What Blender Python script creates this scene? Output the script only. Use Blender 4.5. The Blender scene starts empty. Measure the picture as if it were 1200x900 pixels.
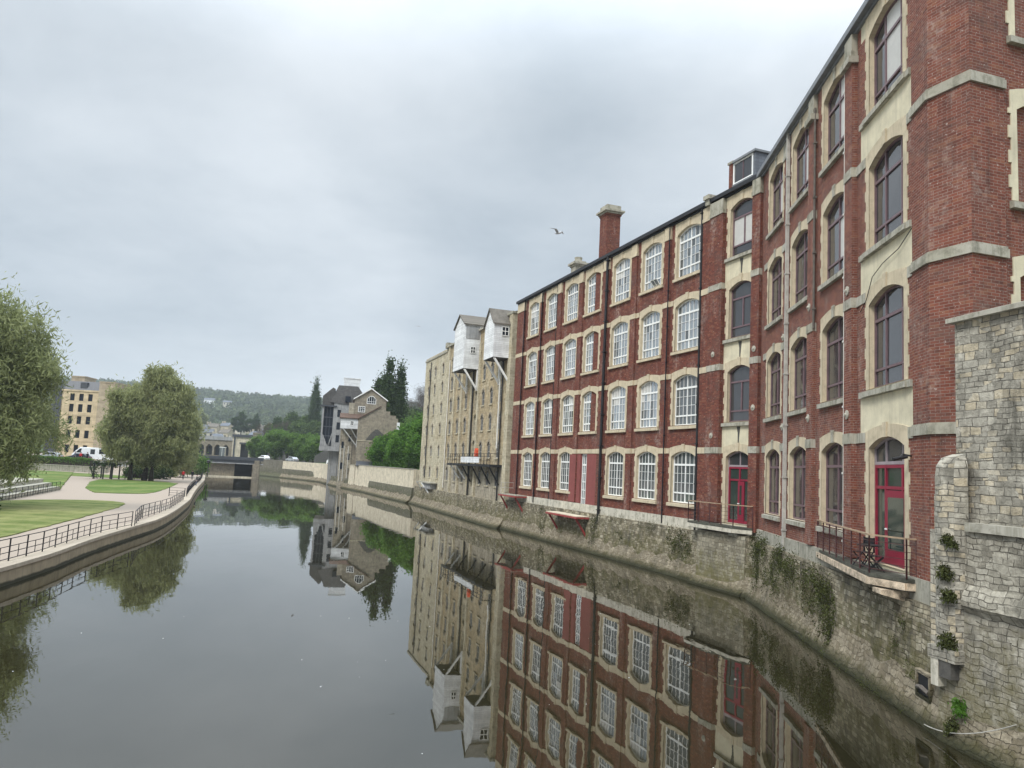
HAZE = 0.0002
EXPO = 0.0
import bpy, math, random
import numpy as np
from mathutils import Vector, Matrix, noise as mnoise
R = math.radians
rng = random.Random(7)
scene = bpy.context.scene
COL = scene.collection

# ------------------------------------------------------------------ materials
class NT:
    """small helper around a material node tree"""
    def __init__(self, name):
        self.m = bpy.data.materials.new(name); self.m.use_nodes = True
        self.t = self.m.node_tree; self.t.nodes.clear()
        self.out = self.n('ShaderNodeOutputMaterial')
        self.b = self.n('ShaderNodeBsdfPrincipled')
        self.l(self.b.outputs[0], self.out.inputs[0])
    def n(self, kind, **kw):
        nd = self.t.nodes.new(kind)
        for k, v in kw.items(): setattr(nd, k, v)
        return nd
    def l(self, a, b): self.t.links.new(a, b)
    def val(self, sock, v):
        if hasattr(v, 'links') or isinstance(v, bpy.types.NodeSocket): self.l(v, sock)
        else:
            if isinstance(v, tuple) and len(v) == 3 and sock.type == 'RGBA': v = v + (1,)
            sock.default_value = v
    def math(self, op, a, b=None, clamp=False):
        nd = self.n('ShaderNodeMath', operation=op, use_clamp=clamp)
        self.val(nd.inputs[0], a)
        if b is not None: self.val(nd.inputs[1], b)
        return nd.outputs[0]
    def mix(self, fac, a, b, mode='MIX'):
        nd = self.n('ShaderNodeMix', data_type='RGBA', blend_type=mode)
        self.val(nd.inputs[0], fac); self.val(nd.inputs[6], a); self.val(nd.inputs[7], b)
        return nd.outputs[2]
    def ramp(self, fac, lo, hi):
        nd = self.n('ShaderNodeMapRange'); nd.clamp = True
        self.val(nd.inputs[0], fac); nd.inputs[1].default_value = lo; nd.inputs[2].default_value = hi
        return nd.outputs[0]
    def obj(self):
        return self.n('ShaderNodeTexCoord').outputs['Object']
    def geo(self): return self.n('ShaderNodeNewGeometry')
    def noise(self, vec, scale, detail=4, rough=.55, dist=0.):
        nd = self.n('ShaderNodeTexNoise'); self.val(nd.inputs['Vector'], vec)
        nd.inputs['Scale'].default_value = scale; nd.inputs['Detail'].default_value = detail
        nd.inputs['Roughness'].default_value = rough; nd.inputs['Distortion'].default_value = dist
        return nd.outputs[0]
    def scale(self, vec, s):
        nd = self.n('ShaderNodeVectorMath', operation='MULTIPLY'); self.val(nd.inputs[0], vec); nd.inputs[1].default_value = s
        return nd.outputs[0]
    def sep(self, vec):
        nd = self.n('ShaderNodeSeparateXYZ'); self.val(nd.inputs[0], vec); return nd.outputs
    def comb(self, x, y, z):
        nd = self.n('ShaderNodeCombineXYZ')
        for i, v in enumerate((x, y, z)): self.val(nd.inputs[i], v)
        return nd.outputs[0]
    def wallvec(self):
        """object-space wall coordinates: along the wall, up"""
        tc = self.n('ShaderNodeTexCoord')
        p = self.sep(tc.outputs['Object']); nrm = self.sep(tc.outputs['Normal'])
        side = self.math('GREATER_THAN', self.math('ABSOLUTE', nrm[0]), .6)
        nd = self.n('ShaderNodeMix', data_type='FLOAT')
        self.l(side, nd.inputs[0]); self.l(p[0], nd.inputs[2]); self.l(p[1], nd.inputs[3])
        return self.comb(nd.outputs[0], p[2], 0.), p
    def bump(self, h, strength=.4, dist=.02):
        nd = self.n('ShaderNodeBump'); nd.inputs['Strength'].default_value = strength; nd.inputs['Distance'].default_value = dist
        self.l(h, nd.inputs['Height']); self.l(nd.outputs[0], self.b.inputs['Normal'])
    def done(self, color=None, rough=.8, spec=None, metal=None):
        if color is not None: self.val(self.b.inputs['Base Color'], color)
        self.val(self.b.inputs['Roughness'], rough)
        if spec is not None: self.val(self.b.inputs['Specular IOR Level'], spec)
        if metal is not None: self.val(self.b.inputs['Metallic'], metal)
        return self.m

def plain(name, c, rough=.6, spec=.4, var=.12, sc=3., metal=0., bump=0.):
    t = NT(name); o = t.obj()
    n = t.noise(o, sc, 5); n2 = t.noise(o, sc * 7, 3)
    f = t.math('ADD', t.math('MULTIPLY', n, .7), t.math('MULTIPLY', n2, .3))
    lo = tuple(x * (1 - 2 * var) for x in c); hi = tuple(min(1, x * (1 + 2 * var)) for x in c)
    col = t.mix(t.ramp(f, .3, .7), lo, hi)
    if bump: t.bump(n2, bump, .01)
    return t.done(col, rough, spec, metal)

def brick_mat(name, c1, c2, mortar, dirt=(.10, .08, .07), pale=(.42, .36, .31), pale_amt=.62, row=.088):
    t = NT(name); v, p = t.wallvec()
    bt = t.n('ShaderNodeTexBrick'); t.l(v, bt.inputs['Vector'])
    bt.inputs['Color1'].default_value = c1 + (1,); bt.inputs['Color2'].default_value = c2 + (1,)
    bt.inputs['Mortar'].default_value = mortar + (1,)
    bt.inputs['Scale'].default_value = 1; bt.inputs['Mortar Size'].default_value = .009
    bt.inputs['Brick Width'].default_value = .255; bt.inputs['Row Height'].default_value = row
    bt.inputs['Mortar Smooth'].default_value = .3
    # some bricks burnt darker, some orange
    wn = t.n('ShaderNodeTexWhiteNoise', noise_dimensions='2D')
    s = t.sep(v)
    rowi = t.math('FLOOR', t.math('DIVIDE', s[1], row))
    offs = t.math('MULTIPLY', t.math('MODULO', t.math('ABSOLUTE', rowi), 2.), .5)
    coli = t.math('FLOOR', t.math('ADD', t.math('DIVIDE', s[0], .255), offs))
    t.l(t.comb(coli, rowi, 0.), wn.inputs['Vector'])
    dark = t.math('LESS_THAN', wn.outputs[0], .16)
    c = t.mix(t.math('MULTIPLY', dark, .28), bt.outputs[0], (.045, .024, .022))
    org = t.math('GREATER_THAN', wn.outputs[0], .88)
    c = t.mix(t.math('MULTIPLY', org, .42), c, (.27, .125, .07))
    big = t.noise(t.scale(v, (1., 1.6, 1.)), .45, 5, .6)
    c = t.mix(t.math('MULTIPLY', t.ramp(big, .5, .75), .55), c, dirt)
    big2 = t.noise(t.scale(v, (1.3, .5, 1.)), .8, 6, .65, .3)
    fl = t.noise(v, 5., 4, .7)
    eff = t.math('MULTIPLY', t.ramp(big2, pale_amt - .06, pale_amt + .16), t.ramp(fl, .42, .62))
    c = t.mix(t.math('MULTIPLY', eff, .7), c, pale)
    sk = t.noise(t.scale(v, (3.2, .22, 1.)), 1., 6, .65)
    c = t.mix(t.math('MULTIPLY', t.ramp(sk, .52, .72), .5), c, (.05, .032, .028))
    tan = t.noise(t.scale(v, (1., 1.4, 1.)), 1.5, 6, .7)
    c = t.mix(t.math('MULTIPLY', t.ramp(tan, .56, .72), .4), c, (.26, .13, .08))
    spk = t.noise(v, 11., 2, .5)
    c = t.mix(t.math('MULTIPLY', t.ramp(spk, .66, .72), .6), c, (.5, .45, .4))
    h = t.math('SUBTRACT', t.math('MULTIPLY', fl, .4), bt.outputs[1])
    t.bump(h, .5, .012)
    return t.done(c, .88, .2)

def stone_mat(name, c, streak=.5, dark=(.16, .14, .11), joints=None, rough=.85, grime=.55, tint=None):
    t = NT(name); v, p = t.wallvec()
    a = t.noise(v, .9, 6, .6); b = t.noise(v, 9., 4, .6)
    lo = tuple(x * .8 for x in c); hi = tuple(min(.95, x * 1.12) for x in c)
    col = t.mix(t.ramp(a, .3, .7), lo, hi)
    if tint: col = t.mix(t.math('MULTIPLY', t.ramp(t.noise(v, .35, 3), .45, .65), .6), col, tint)
    st = t.noise(t.scale(v, (5., .35, 1.)), 1., 5, .6)
    col = t.mix(t.math('MULTIPLY', t.ramp(st, .50, .70), streak), col, dark)
    sp = t.noise(v, 2.2, 7, .7)
    col = t.mix(t.math('MULTIPLY', t.ramp(sp, .49, .66), grime), col, dark)
    h = t.math('MULTIPLY', b, .5)
    if joints:
        bt = t.n('ShaderNodeTexBrick'); t.l(v, bt.inputs['Vector'])
        bt.inputs['Scale'].default_value = 1; bt.inputs['Mortar Size'].default_value = .012
        bt.inputs['Brick Width'].default_value = joints[0]; bt.inputs['Row Height'].default_value = joints[1]
        bt.inputs['Color1'].default_value = (1, 1, 1, 1); bt.inputs['Color2'].default_value = (.72, .72, .72, 1)
        bt.inputs['Mortar'].default_value = (.5, .5, .5, 1)
        col = t.mix(.75, col, bt.outputs[0], 'MULTIPLY')
        h = t.math('SUBTRACT', h, bt.outputs[1])
    t.bump(h, .45, .015)
    return t.done(col, rough, .25)

def rubble_mat(name, c, c2, size=(.34, .17), joint=(.10, .09, .075), moss=None, moss_top=1.6, grime=.5, pale=None, bump=.7, warp=.10):
    """roughly coursed rubble: two sizes of warped blocks, broken joints, stains"""
    t = NT(name); v, p = t.wallvec()
    wn = t.n('ShaderNodeTexNoise'); t.l(v, wn.inputs['Vector']); wn.inputs['Scale'].default_value = 1.7; wn.inputs['Detail'].default_value = 4
    vm = t.n('ShaderNodeVectorMath', operation='MULTIPLY_ADD'); t.l(wn.outputs[1], vm.inputs[0]); vm.inputs[1].default_value = (warp * 2.2, warp * 1.5, 0); t.l(v, vm.inputs[2])
    def course(sz, off, sq):
        b = t.n('ShaderNodeTexBrick', offset=.43, squash=sq, squash_frequency=3, offset_frequency=2)
        a = t.n('ShaderNodeVectorMath', operation='ADD'); t.l(vm.outputs[0], a.inputs[0]); a.inputs[1].default_value = off; t.l(a.outputs[0], b.inputs['Vector'])
        b.inputs['Scale'].default_value = 1; b.inputs['Brick Width'].default_value = sz[0]; b.inputs['Row Height'].default_value = sz[1]
        b.inputs['Mortar Size'].default_value = .014; b.inputs['Mortar Smooth'].default_value = .6
        b.inputs['Color1'].default_value = (0, 0, 0, 1); b.inputs['Color2'].default_value = (1, 1, 1, 1); b.inputs['Mortar'].default_value = (.5, .5, .5, 1)
        return b.outputs[0], b.outputs[1]
    a0, f0 = course(size, (0, 0, 0), 1.5); a1, f1 = course((size[0] * 1.7, size[1] * 1.55), (3.3, .7, 0), .7)
    pick = t.math('GREATER_THAN', t.noise(t.scale(v, (.6, 1.1, 1.)), .9, 2), .52)
    mm = t.n('ShaderNodeMix', data_type='FLOAT'); t.l(pick, mm.inputs[0]); t.l(f0, mm.inputs[2]); t.l(f1, mm.inputs[3]); jt = mm.outputs[0]
    id_ = t.mix(pick, a0, a1)
    col = t.mix(id_, c, c2)
    if pale: col = t.mix(t.math('MULTIPLY', t.ramp(id_, .74, .82), .8), col, pale)
    fine = t.noise(v, 7., 7, .7)
    col = t.mix(t.math('MULTIPLY', t.ramp(fine, .35, .72), .6), col, tuple(x * .45 for x in c))
    mid = t.noise(v, 2.3, 6, .65)
    col = t.mix(t.math('MULTIPLY', t.ramp(mid, .52, .72), .5), col, tuple(min(1, x * 1.5) for x in c2))
    big = t.noise(t.scale(v, (1., .55, 1.)), .8, 7, .68)
    col = t.mix(t.math('MULTIPLY', t.ramp(big, .48, .66), grime), col, (.075, .07, .055))
    st = t.noise(t.scale(v, (4., .3, 1.)), 1., 5, .6)
    col = t.mix(t.math('MULTIPLY', t.ramp(st, .55, .75), grime * .8), col, (.07, .065, .05))
    jb = t.math('MULTIPLY', jt, t.ramp(t.noise(v, 3.1, 4), .3, .6))
    col = t.mix(t.math('MULTIPLY', jb, .8), col, joint)
    if moss:
        mn = t.noise(v, 1.9, 8, .72); zz = t.math('DIVIDE', p[2], moss_top)
        k = t.math('SUBTRACT', t.math('ADD', 1.15, t.math('MULTIPLY', t.math('SUBTRACT', mn, .5), 3.4)), zz)
        col = t.mix(t.math('MULTIPLY', t.ramp(k, .2, .95), .7), col, moss)
        wet = t.ramp(t.math('ADD', p[2], t.math('MULTIPLY', t.math('SUBTRACT', fine, .5), .6)), .42, .1)
        col = t.mix(t.math('MULTIPLY', wet, .85), col, (.022, .024, .012))
    h = t.math('ADD', t.math('MULTIPLY', t.math('SUBTRACT', 1., jb), .7), t.math('MULTIPLY', fine, .9))
    t.bump(h, bump, .07)
    return t.done(col, .9, .2)

def leaf_mat(name, dark, mid, light, trans=.48, ns=.45):
    t = NT(name); g = t.geo(); o = t.obj()
    n = t.noise(o, ns, 3)
    f = t.math('ADD', t.math('MULTIPLY', g.outputs['Random Per Island'], .55), t.math('MULTIPLY', t.ramp(n, .3, .7), .45))
    c = t.mix(t.ramp(f, .1, .5), dark, mid); c = t.mix(t.ramp(f, .5, .95), c, light)
    d = t.n('ShaderNodeBsdfDiffuse'); t.l(c, d.inputs[0])
    tr = t.n('ShaderNodeBsdfTranslucent'); t.l(c, tr.inputs[0])
    mx = t.n('ShaderNodeMixShader'); mx.inputs[0].default_value = trans
    t.l(d.outputs[0], mx.inputs[1]); t.l(tr.outputs[0], mx.inputs[2]); t.l(mx.outputs[0], t.out.inputs[0])
    t.t.nodes.remove(t.b)
    return t.m

def glass_mat(name, base, metal, rough=.04, wob=.02):
    t = NT(name); g = t.geo(); o = t.obj()
    r = g.outputs['Random Per Island']
    lo = tuple(x * .8 for x in base)
    c = t.mix(r, lo, base)
    t.bump(t.noise(o, 1.3, 2), wob, .05)
    return t.done(c, rough, .9, metal)

M = {}
M['brick'] = brick_mat('weathered_red_brick', (.122, .034, .024), (.185, .053, .034), (.125, .075, .06), pale_amt=.57)
M['brick_pink'] = brick_mat('pinkish_red_brick', (.145, .047, .032), (.22, .074, .048), (.25, .18, .15), pale_amt=.58)
M['red_paint'] = plain('brick_red_masonry_paint', (.22, .065, .058), .75, .3, .08, 2.)
M['cream'] = stone_mat('cream_bath_stone', (.56, .475, .335), .4, (.24, .205, .15), grime=.4)
M['render'] = stone_mat('pale_cream_render', (.64, .58, .42), .28, (.30, .27, .2), grime=.2)
M['grey_stone'] = stone_mat('weathered_grey_stone', (.42, .395, .33), .7, (.12, .115, .08), grime=.7, tint=(.30, .285, .21))
M['whitewash'] = stone_mat('flaking_whitewash', (.56, .52, .43), .6, (.20, .19, .14), grime=.75)
M['white'] = plain('white_frame_paint', (.80, .80, .77), .45, .4, .05)
M['plum'] = plain('plum_brown_frame_paint', (.15, .095, .105), .45, .45, .1)
M['plum_pale'] = plain('faded_mauve_frame_paint', (.30, .25, .26), .5, .4, .12)
M['red_door'] = plain('crimson_door_paint', (.23, .012, .035), .4, .45, .1)
M['red_steel'] = plain('red_oxide_steel', (.28, .05, .045), .6, .35, .2, 5.)
M['rust'] = plain('rusty_cream_steel', (.47, .38, .28), .75, .3, .42, 4.)
M['black'] = plain('black_gutter_paint', (.014, .014, .016), .5, .4, .2)
M['rail'] = plain('dark_blue_grey_rail_paint', (.010, .011, .016), .6, .25, .15)
M['rail_brown'] = plain('brown_balcony_rail', (.075, .03, .03), .55, .4, .2, 6.)
M['handrail'] = plain('worn_wooden_handrail', (.33, .24, .16), .7, .3, .2, 6.)
M['pipe_grey'] = plain('grey_downpipe_paint', (.40, .38, .34), .6, .35, .15)
M['pipe_white'] = plain('white_downpipe_paint', (.66, .64, .58), .55, .35, .1)
M['lead'] = plain('lead_sheet', (.17, .18, .19), .6, .4, .15)
M['timber_deck'] = plain('mossy_timber_deck', (.075, .075, .06), .85, .2, .3, 4., bump=.3)
M['glass_a'] = glass_mat('sky_lit_window_glass', (.40, .43, .45), .62)
M['glass_b'] = glass_mat('dark_window_glass', (.05, .05, .054), .10)
M['glass_d'] = glass_mat('greenish_door_glass', (.055, .075, .065), .3)
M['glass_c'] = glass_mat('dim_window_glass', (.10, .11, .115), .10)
M['blind_or_sheen'] = plain('pale_blind_or_sheen', (.50, .49, .46), .7, .6, .04)  # also painted on panes that should mirror pale sky
M['rubble'] = rubble_mat('mossy_river_rubble', (.16, .135, .09), (.44, .385, .275), (.26, .13), joint=(.035, .03, .02), moss=(.085, .078, .02), moss_top=2.6, grime=.85, pale=(.50, .45, .34), bump=1.)
M['rubble_dark'] = rubble_mat('dark_far_river_stone', (.14, .13, .10), (.22, .20, .155), (.5, .25), moss=(.07, .075, .03), moss_top=3., grime=.8)
M['rubble_grey'] = rubble_mat('grey_green_river_ashlar', (.24, .21, .15), (.46, .42, .32), (.36, .17), joint=(.06, .05, .035), moss=(.13, .115, .035), moss_top=2.2, grime=.7, bump=1., warp=.06)
M['ledge'] = rubble_mat('muddy_wall_footing', (.20, .165, .11), (.36, .31, .225), (.24, .14), joint=(.07, .055, .038), moss=(.075, .066, .018), moss_top=.55, grime=.5, warp=.3, bump=1.)
M['abut'] = rubble_mat('grey_coursed_abutment_stone', (.33, .305, .25), (.57, .53, .44), (.27, .135), joint=(.08, .072, .058), grime=.8, pale=(.60, .50, .34), bump=1., warp=.09)
M['abut_low'] = rubble_mat('mossy_coursed_abutment_stone', (.29, .265, .21), (.54, .50, .41), (.26, .14), joint=(.07, .062, .048), moss=(.14, .12, .05), moss_top=3.0, grime=.8, bump=1., warp=.16)
M['concrete'] = stone_mat('stained_concrete', (.36, .34, .28), .75, (.11, .11, .075), grime=.6)
M['cream_wall'] = stone_mat('streaked_cream_concrete', (.62, .55, .42), .75, (.20, .18, .13), grime=.45)
M['mill'] = stone_mat('yellow_mill_stone', (.48, .38, .235), .5, (.15, .115, .07), (.7, .3), grime=.75, tint=(.56, .50, .37))
M['mill_pale'] = stone_mat('pale_mill_stone', (.58, .52, .38), .45, (.20, .175, .12), (.7, .3), grime=.65, tint=(.45, .37, .23))
M['gable'] = stone_mat('grey_brown_gable_stone', (.33, .285, .215), .45, (.12, .105, .08), (.8, .34), grime=.6, tint=(.22, .19, .15))
M['gable_light'] = stone_mat('stained_light_stone', (.44, .39, .30), .7, (.13, .115, .085), (.8, .34), grime=.7)
M['gable_dark'] = plain('old_cement_roof_scar', (.085, .08, .072), .9, .2, .2)
M['boards'] = stone_mat('white_painted_boards', (.82, .83, .83), .22, (.45, .43, .40), (8., .19), rough=.6, grime=.18)
M['slate'] = stone_mat('mossy_stone_slate', (.17, .15, .125), .4, (.06, .06, .045), (.35, .22), grime=.5)
M['slate_blue'] = stone_mat('blue_grey_slate', (.155, .17, .195), .4, (.09, .10, .12), (.4, .2), grime=.4)
M['tile_brown'] = stone_mat('brown_roof_tile', (.12, .075, .055), .3, (.06, .045, .035), (.35, .22), grime=.4)
M['clad'] = stone_mat('grey_vertical_cladding', (.37, .37, .365), .5, (.13, .13, .13), (.4, 9.), rough=.6, grime=.25)
M['clad_dark'] = plain('dark_grey_cladding', (.055, .06, .07), .5, .4, .12)
M['mill_frame'] = plain('grey_white_sash_paint', (.42, .41, .38), .6, .3, .1)
M['roof_grey'] = stone_mat('brown_grey_slate_roof', (.105, .10, .095), .4, (.05, .048, .045), (.5, .3), grime=.4)
M['glass_far'] = plain('distant_dark_glass', (.014, .018, .026), .35, .12, .2)
M['bark'] = plain('dark_bark', (.05, .042, .033), .95, .1, .3, 6., bump=.5)
M['bark_grey'] = plain('grey_branch_bark', (.13, .115, .10), .95, .1, .2, 6.)
M['apart'] = stone_mat('honey_ashlar', (.62, .50, .33), .15, (.4, .32, .2), (1.6, .8), grime=.15)
M['apart_grey'] = stone_mat('buff_ashlar', (.44, .36, .26), .2, (.3, .25, .18), (1.6, .8), grime=.2)
M['path'] = None
def path_mat():
    t = NT('pinkish_resin_gravel'); o = t.obj()
    f = t.noise(o, 14., 4, .7); g = t.noise(o, .35, 5, .6); s = t.noise(t.scale(o, (1., 1., 1.)), 1.4, 6, .7)
    c = t.mix(t.ramp(f, .3, .7), (.25, .205, .165), (.335, .28, .23))
    c = t.mix(t.math('MULTIPLY', t.ramp(g, .5, .75), .4), c, (.30, .25, .20))
    c = t.mix(t.math('MULTIPLY', t.ramp(s, .62, .74), .35), c, (.22, .19, .15))
    t.bump(f, .3, .01)
    return t.done(c, .92, .2)
def grass_mat(name, d, m, y, stripes=True):
    t = NT(name); o = t.obj()
    f = t.noise(o, 6., 5, .7); g = t.noise(t.scale(o, (1., .5, 1.)), .25, 5, .65)
    c = t.mix(t.ramp(f, .3, .7), d, m)
    c = t.mix(t.math('MULTIPLY', t.ramp(g, .42, .66), .75), c, y)
    e = t.noise(t.scale(o, (1., .6, 1.)), 1.1, 6, .7); c = t.mix(t.math('MULTIPLY', t.ramp(e, .5, .68), .5), c, tuple(x * .62 for x in d))
    e2 = t.noise(t.scale(o, (.7, .9, 1.)), .5, 6, .7); c = t.mix(t.math('MULTIPLY', t.ramp(e2, .55, .72), .6), c, y)
    if stripes:
        w = t.n('ShaderNodeTexWave', wave_type='BANDS', bands_direction='Y')
        t.l(o, w.inputs['Vector']); w.inputs['Scale'].default_value = .11; w.inputs['Distortion'].default_value = 9.; w.inputs['Detail'].default_value = 3
        w.inputs['Detail Scale'].default_value = .6
        c = t.mix(t.math('MULTIPLY', t.ramp(w.outputs[1], .45, .8), .28), c, y)
    t.bump(f, .8, .04)
    return t.done(c, .95, .1)
def ground_mat():
    t = NT('rough_ground'); o = t.obj()
    f = t.noise(o, .05, 6, .6); g = t.noise(o, 2., 4)
    c = t.mix(t.ramp(f, .35, .65), (.07, .085, .035), (.16, .14, .09)); c = t.mix(t.math('MULTIPLY', g, .4), c, (.05, .06, .03))
    return t.done(c, .95, .1)
def hill_mat():
    t = NT('wooded_hill_ground'); o = t.obj()
    f = t.noise(o, .006, 6, .6); g = t.noise(o, .05, 4)
    c = t.mix(t.ramp(f, .4, .6), (.03, .045, .02), (.07, .10, .03)); c = t.mix(t.math('MULTIPLY', t.ramp(g, .4, .7), .6), c, (.025, .035, .018))
    return t.done(c, .95, .1)
def water_mat():
    t = NT('still_river_water'); o = t.obj()
    a = t.noise(t.scale(o, (1.6, .55, 1.)), .9, 3, .5)
    b = t.noise(t.scale(o, (.35, .12, 1.)), 1., 2, .5)
    patch = t.ramp(t.noise(t.scale(o, (.035, .02, 1.)), 1., 4, .6), .45, .62)
    h = t.math('ADD', t.math('MULTIPLY', a, t.math('ADD', .25, t.math('MULTIPLY', patch, 1.3))), t.math('MULTIPLY', b, 1.2))
    t.bump(h, .14, .035)
    t.b.inputs['IOR'].default_value = 2.0
    return t.done((.016, .014, .006), .012, .5)
M['path'] = path_mat()
M['grass'] = grass_mat('mown_striped_grass', (.072, .10, .026), (.115, .145, .04), (.25, .245, .105))
M['grass_dark'] = grass_mat('lush_grass', (.055, .10, .02), (.085, .135, .03), (.19, .20, .075), False)
M['ground'] = ground_mat(); M['hill'] = hill_mat(); M['water'] = water_mat()
M['willow'] = leaf_mat('willow_leaves', (.145, .165, .072), (.28, .31, .145), (.42, .44, .24), .55)
M['alder'] = leaf_mat('yellow_green_leaves', (.15, .165, .075), (.29, .31, .145), (.42, .43, .22), .55)
M['fresh'] = leaf_mat('fresh_green_leaves', (0.041, 0.095, 0.016), (0.095, 0.203, 0.034), (0.176, 0.297, 0.061))
M['lime'] = leaf_mat('spring_green_leaves', (0.054, 0.108, 0.022), (0.115, 0.203, 0.047), (0.189, 0.284, 0.081))
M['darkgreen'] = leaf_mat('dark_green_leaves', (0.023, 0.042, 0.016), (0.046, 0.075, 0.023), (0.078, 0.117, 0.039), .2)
M['woodgreen'] = leaf_mat('woodland_leaves', (0.038, 0.063, 0.021), (0.083, 0.128, 0.036), (0.135, 0.188, 0.060), .25)
M['russet'] = leaf_mat('russet_bare_twigs', (0.052, 0.042, 0.031), (0.098, 0.075, 0.058), (0.130, 0.104, 0.078), .1)
M['ivy'] = leaf_mat('wall_ivy_leaves', (.05, .042, .024), (.06, .07, .026), (.12, .135, .05), .2)
M['drystem'] = leaf_mat('dry_creeper_stems', (.09, .075, .045), (.15, .13, .085), (.22, .19, .12), .1)
M['hillwood'] = leaf_mat('far_wood_leaves', (.028, .042, .02), (.075, .10, .04), (.15, .18, .08), .2, .02)

# ------------------------------------------------------------------ mesh builder
class MB:
    def __init__(self): self.v = []; self.f = []; self.mi = []
    def poly(self, pts, m=0):
        i = len(self.v); self.v += [tuple(p) for p in pts]; self.f.append(tuple(range(i, i + len(pts)))); self.mi.append(m); return self
    def idx(self, pts, faces, m=0):
        i = len(self.v); self.v += [tuple(p) for p in pts]
        for f in faces: self.f.append(tuple(i + k for k in f)); self.mi.append(m)
        return self
    def box(self, x0, x1, y0, y1, z0, z1, m=0):
        p = [(x0, y0, z0), (x1, y0, z0), (x1, y1, z0), (x0, y1, z0), (x0, y0, z1), (x1, y0, z1), (x1, y1, z1), (x0, y1, z1)]
        return self.idx(p, [(0, 3, 2, 1), (4, 5, 6, 7), (0, 1, 5, 4), (1, 2, 6, 5), (2, 3, 7, 6), (3, 0, 4, 7)], m)
    def prism_xz(self, pts, y0, y1, m=0):
        """outline in x,z extruded in y (y0 front)"""
        n = len(pts); a = [(x, y0, z) for x, z in pts]; b = [(x, y1, z) for x, z in pts]
        return self.idx(a + b, [tuple(range(n)), tuple(range(2 * n - 1, n - 1, -1))] + [(i, n + i, n + (i + 1) % n, (i + 1) % n) for i in range(n)], m)
    def prism_xy(self, pts, z0, z1, m=0):
        n = len(pts); a = [(x, y, z0) for x, y in pts]; b = [(x, y, z1) for x, y in pts]
        return self.idx(a + b, [tuple(range(n - 1, -1, -1)), tuple(range(n, 2 * n))] + [(i, (i + 1) % n, n + (i + 1) % n, n + i) for i in range(n)], m)
    def prism_yz(self, pts, x0, x1, m=0):
        n = len(pts); a = [(x0, y, z) for y, z in pts]; b = [(x1, y, z) for y, z in pts]
        return self.idx(a + b, [tuple(range(n)), tuple(range(2 * n - 1, n - 1, -1))] + [(i, n + i, n + (i + 1) % n, (i + 1) % n) for i in range(n)], m)
    def bar(self, p, q, w, h=None, m=0):
        h = h or w; p = Vector(p); q = Vector(q); d = (q - p).normalized()
        up = Vector((0, 0, 1)) if abs(d.z) < .95 else Vector((1, 0, 0))
        s = d.cross(up).normalized() * w / 2; u = s.cross(d).normalized() * h / 2
        pts = [p - s - u, p + s - u, p + s + u, p - s + u, q - s - u, q + s - u, q + s + u, q - s + u]
        return self.idx([tuple(x) for x in pts], [(3, 2, 1, 0), (4, 5, 6, 7), (0, 1, 5, 4), (1, 2, 6, 5), (2, 3, 7, 6), (3, 0, 4, 7)], m)
    def tube(self, pts, rad, n=8, m=0, caps=True):
        pts = [Vector(p) for p in pts]
        if not isinstance(rad, (list, tuple)): rad = [rad] * len(pts)
        rings = []
        for i, p in enumerate(pts):
            d = (pts[min(i + 1, len(pts) - 1)] - pts[max(i - 1, 0)]).normalized()
            up = Vector((0, 0, 1)) if abs(d.z) < .9 else Vector((1, 0, 0))
            s = d.cross(up).normalized(); u = s.cross(d)
            rings.append([tuple(p + (s * math.cos(2 * math.pi * k / n) + u * math.sin(2 * math.pi * k / n)) * rad[i]) for k in range(n)])
        fs = []
        for i in range(len(pts) - 1):
            for k in range(n): fs.append((i * n + k, i * n + (k + 1) % n, (i + 1) * n + (k + 1) % n, (i + 1) * n + k))
        if caps: fs.append(tuple(range(n - 1, -1, -1))); fs.append(tuple(range((len(pts) - 1) * n, len(pts) * n)))
        return self.idx([p for r in rings for p in r], fs, m)
    def lathe(self, prof, c=(0, 0, 0), n=12, m=0):
        pts = []
        for r, z in prof: pts += [(c[0] + r * math.cos(2 * math.pi * k / n), c[1] + r * math.sin(2 * math.pi * k / n), c[2] + z) for k in range(n)]
        fs = [(i * n + k, i * n + (k + 1) % n, (i + 1) * n + (k + 1) % n, (i + 1) * n + k) for i in range(len(prof) - 1) for k in range(n)]
        fs += [tuple(range(n - 1, -1, -1)), tuple(range((len(prof) - 1) * n, len(prof) * n))]
        return self.idx(pts, fs, m)
    def mesh(self, name, mats, smooth=False):
        me = bpy.data.meshes.new(name); me.from_pydata(self.v, [], self.f)
        for m in mats: me.materials.append(M[m] if isinstance(m, str) else m)
        me.polygons.foreach_set('material_index', self.mi)
        if smooth: me.polygons.foreach_set('use_smooth', [True] * len(self.f))
        me.update(); return me
    def build(self, name, mats, parent=None, smooth=False, **kw):
        if isinstance(mats, str): mats = [mats]
        return link(name, self.mesh(name, mats, smooth), parent, **kw)

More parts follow.
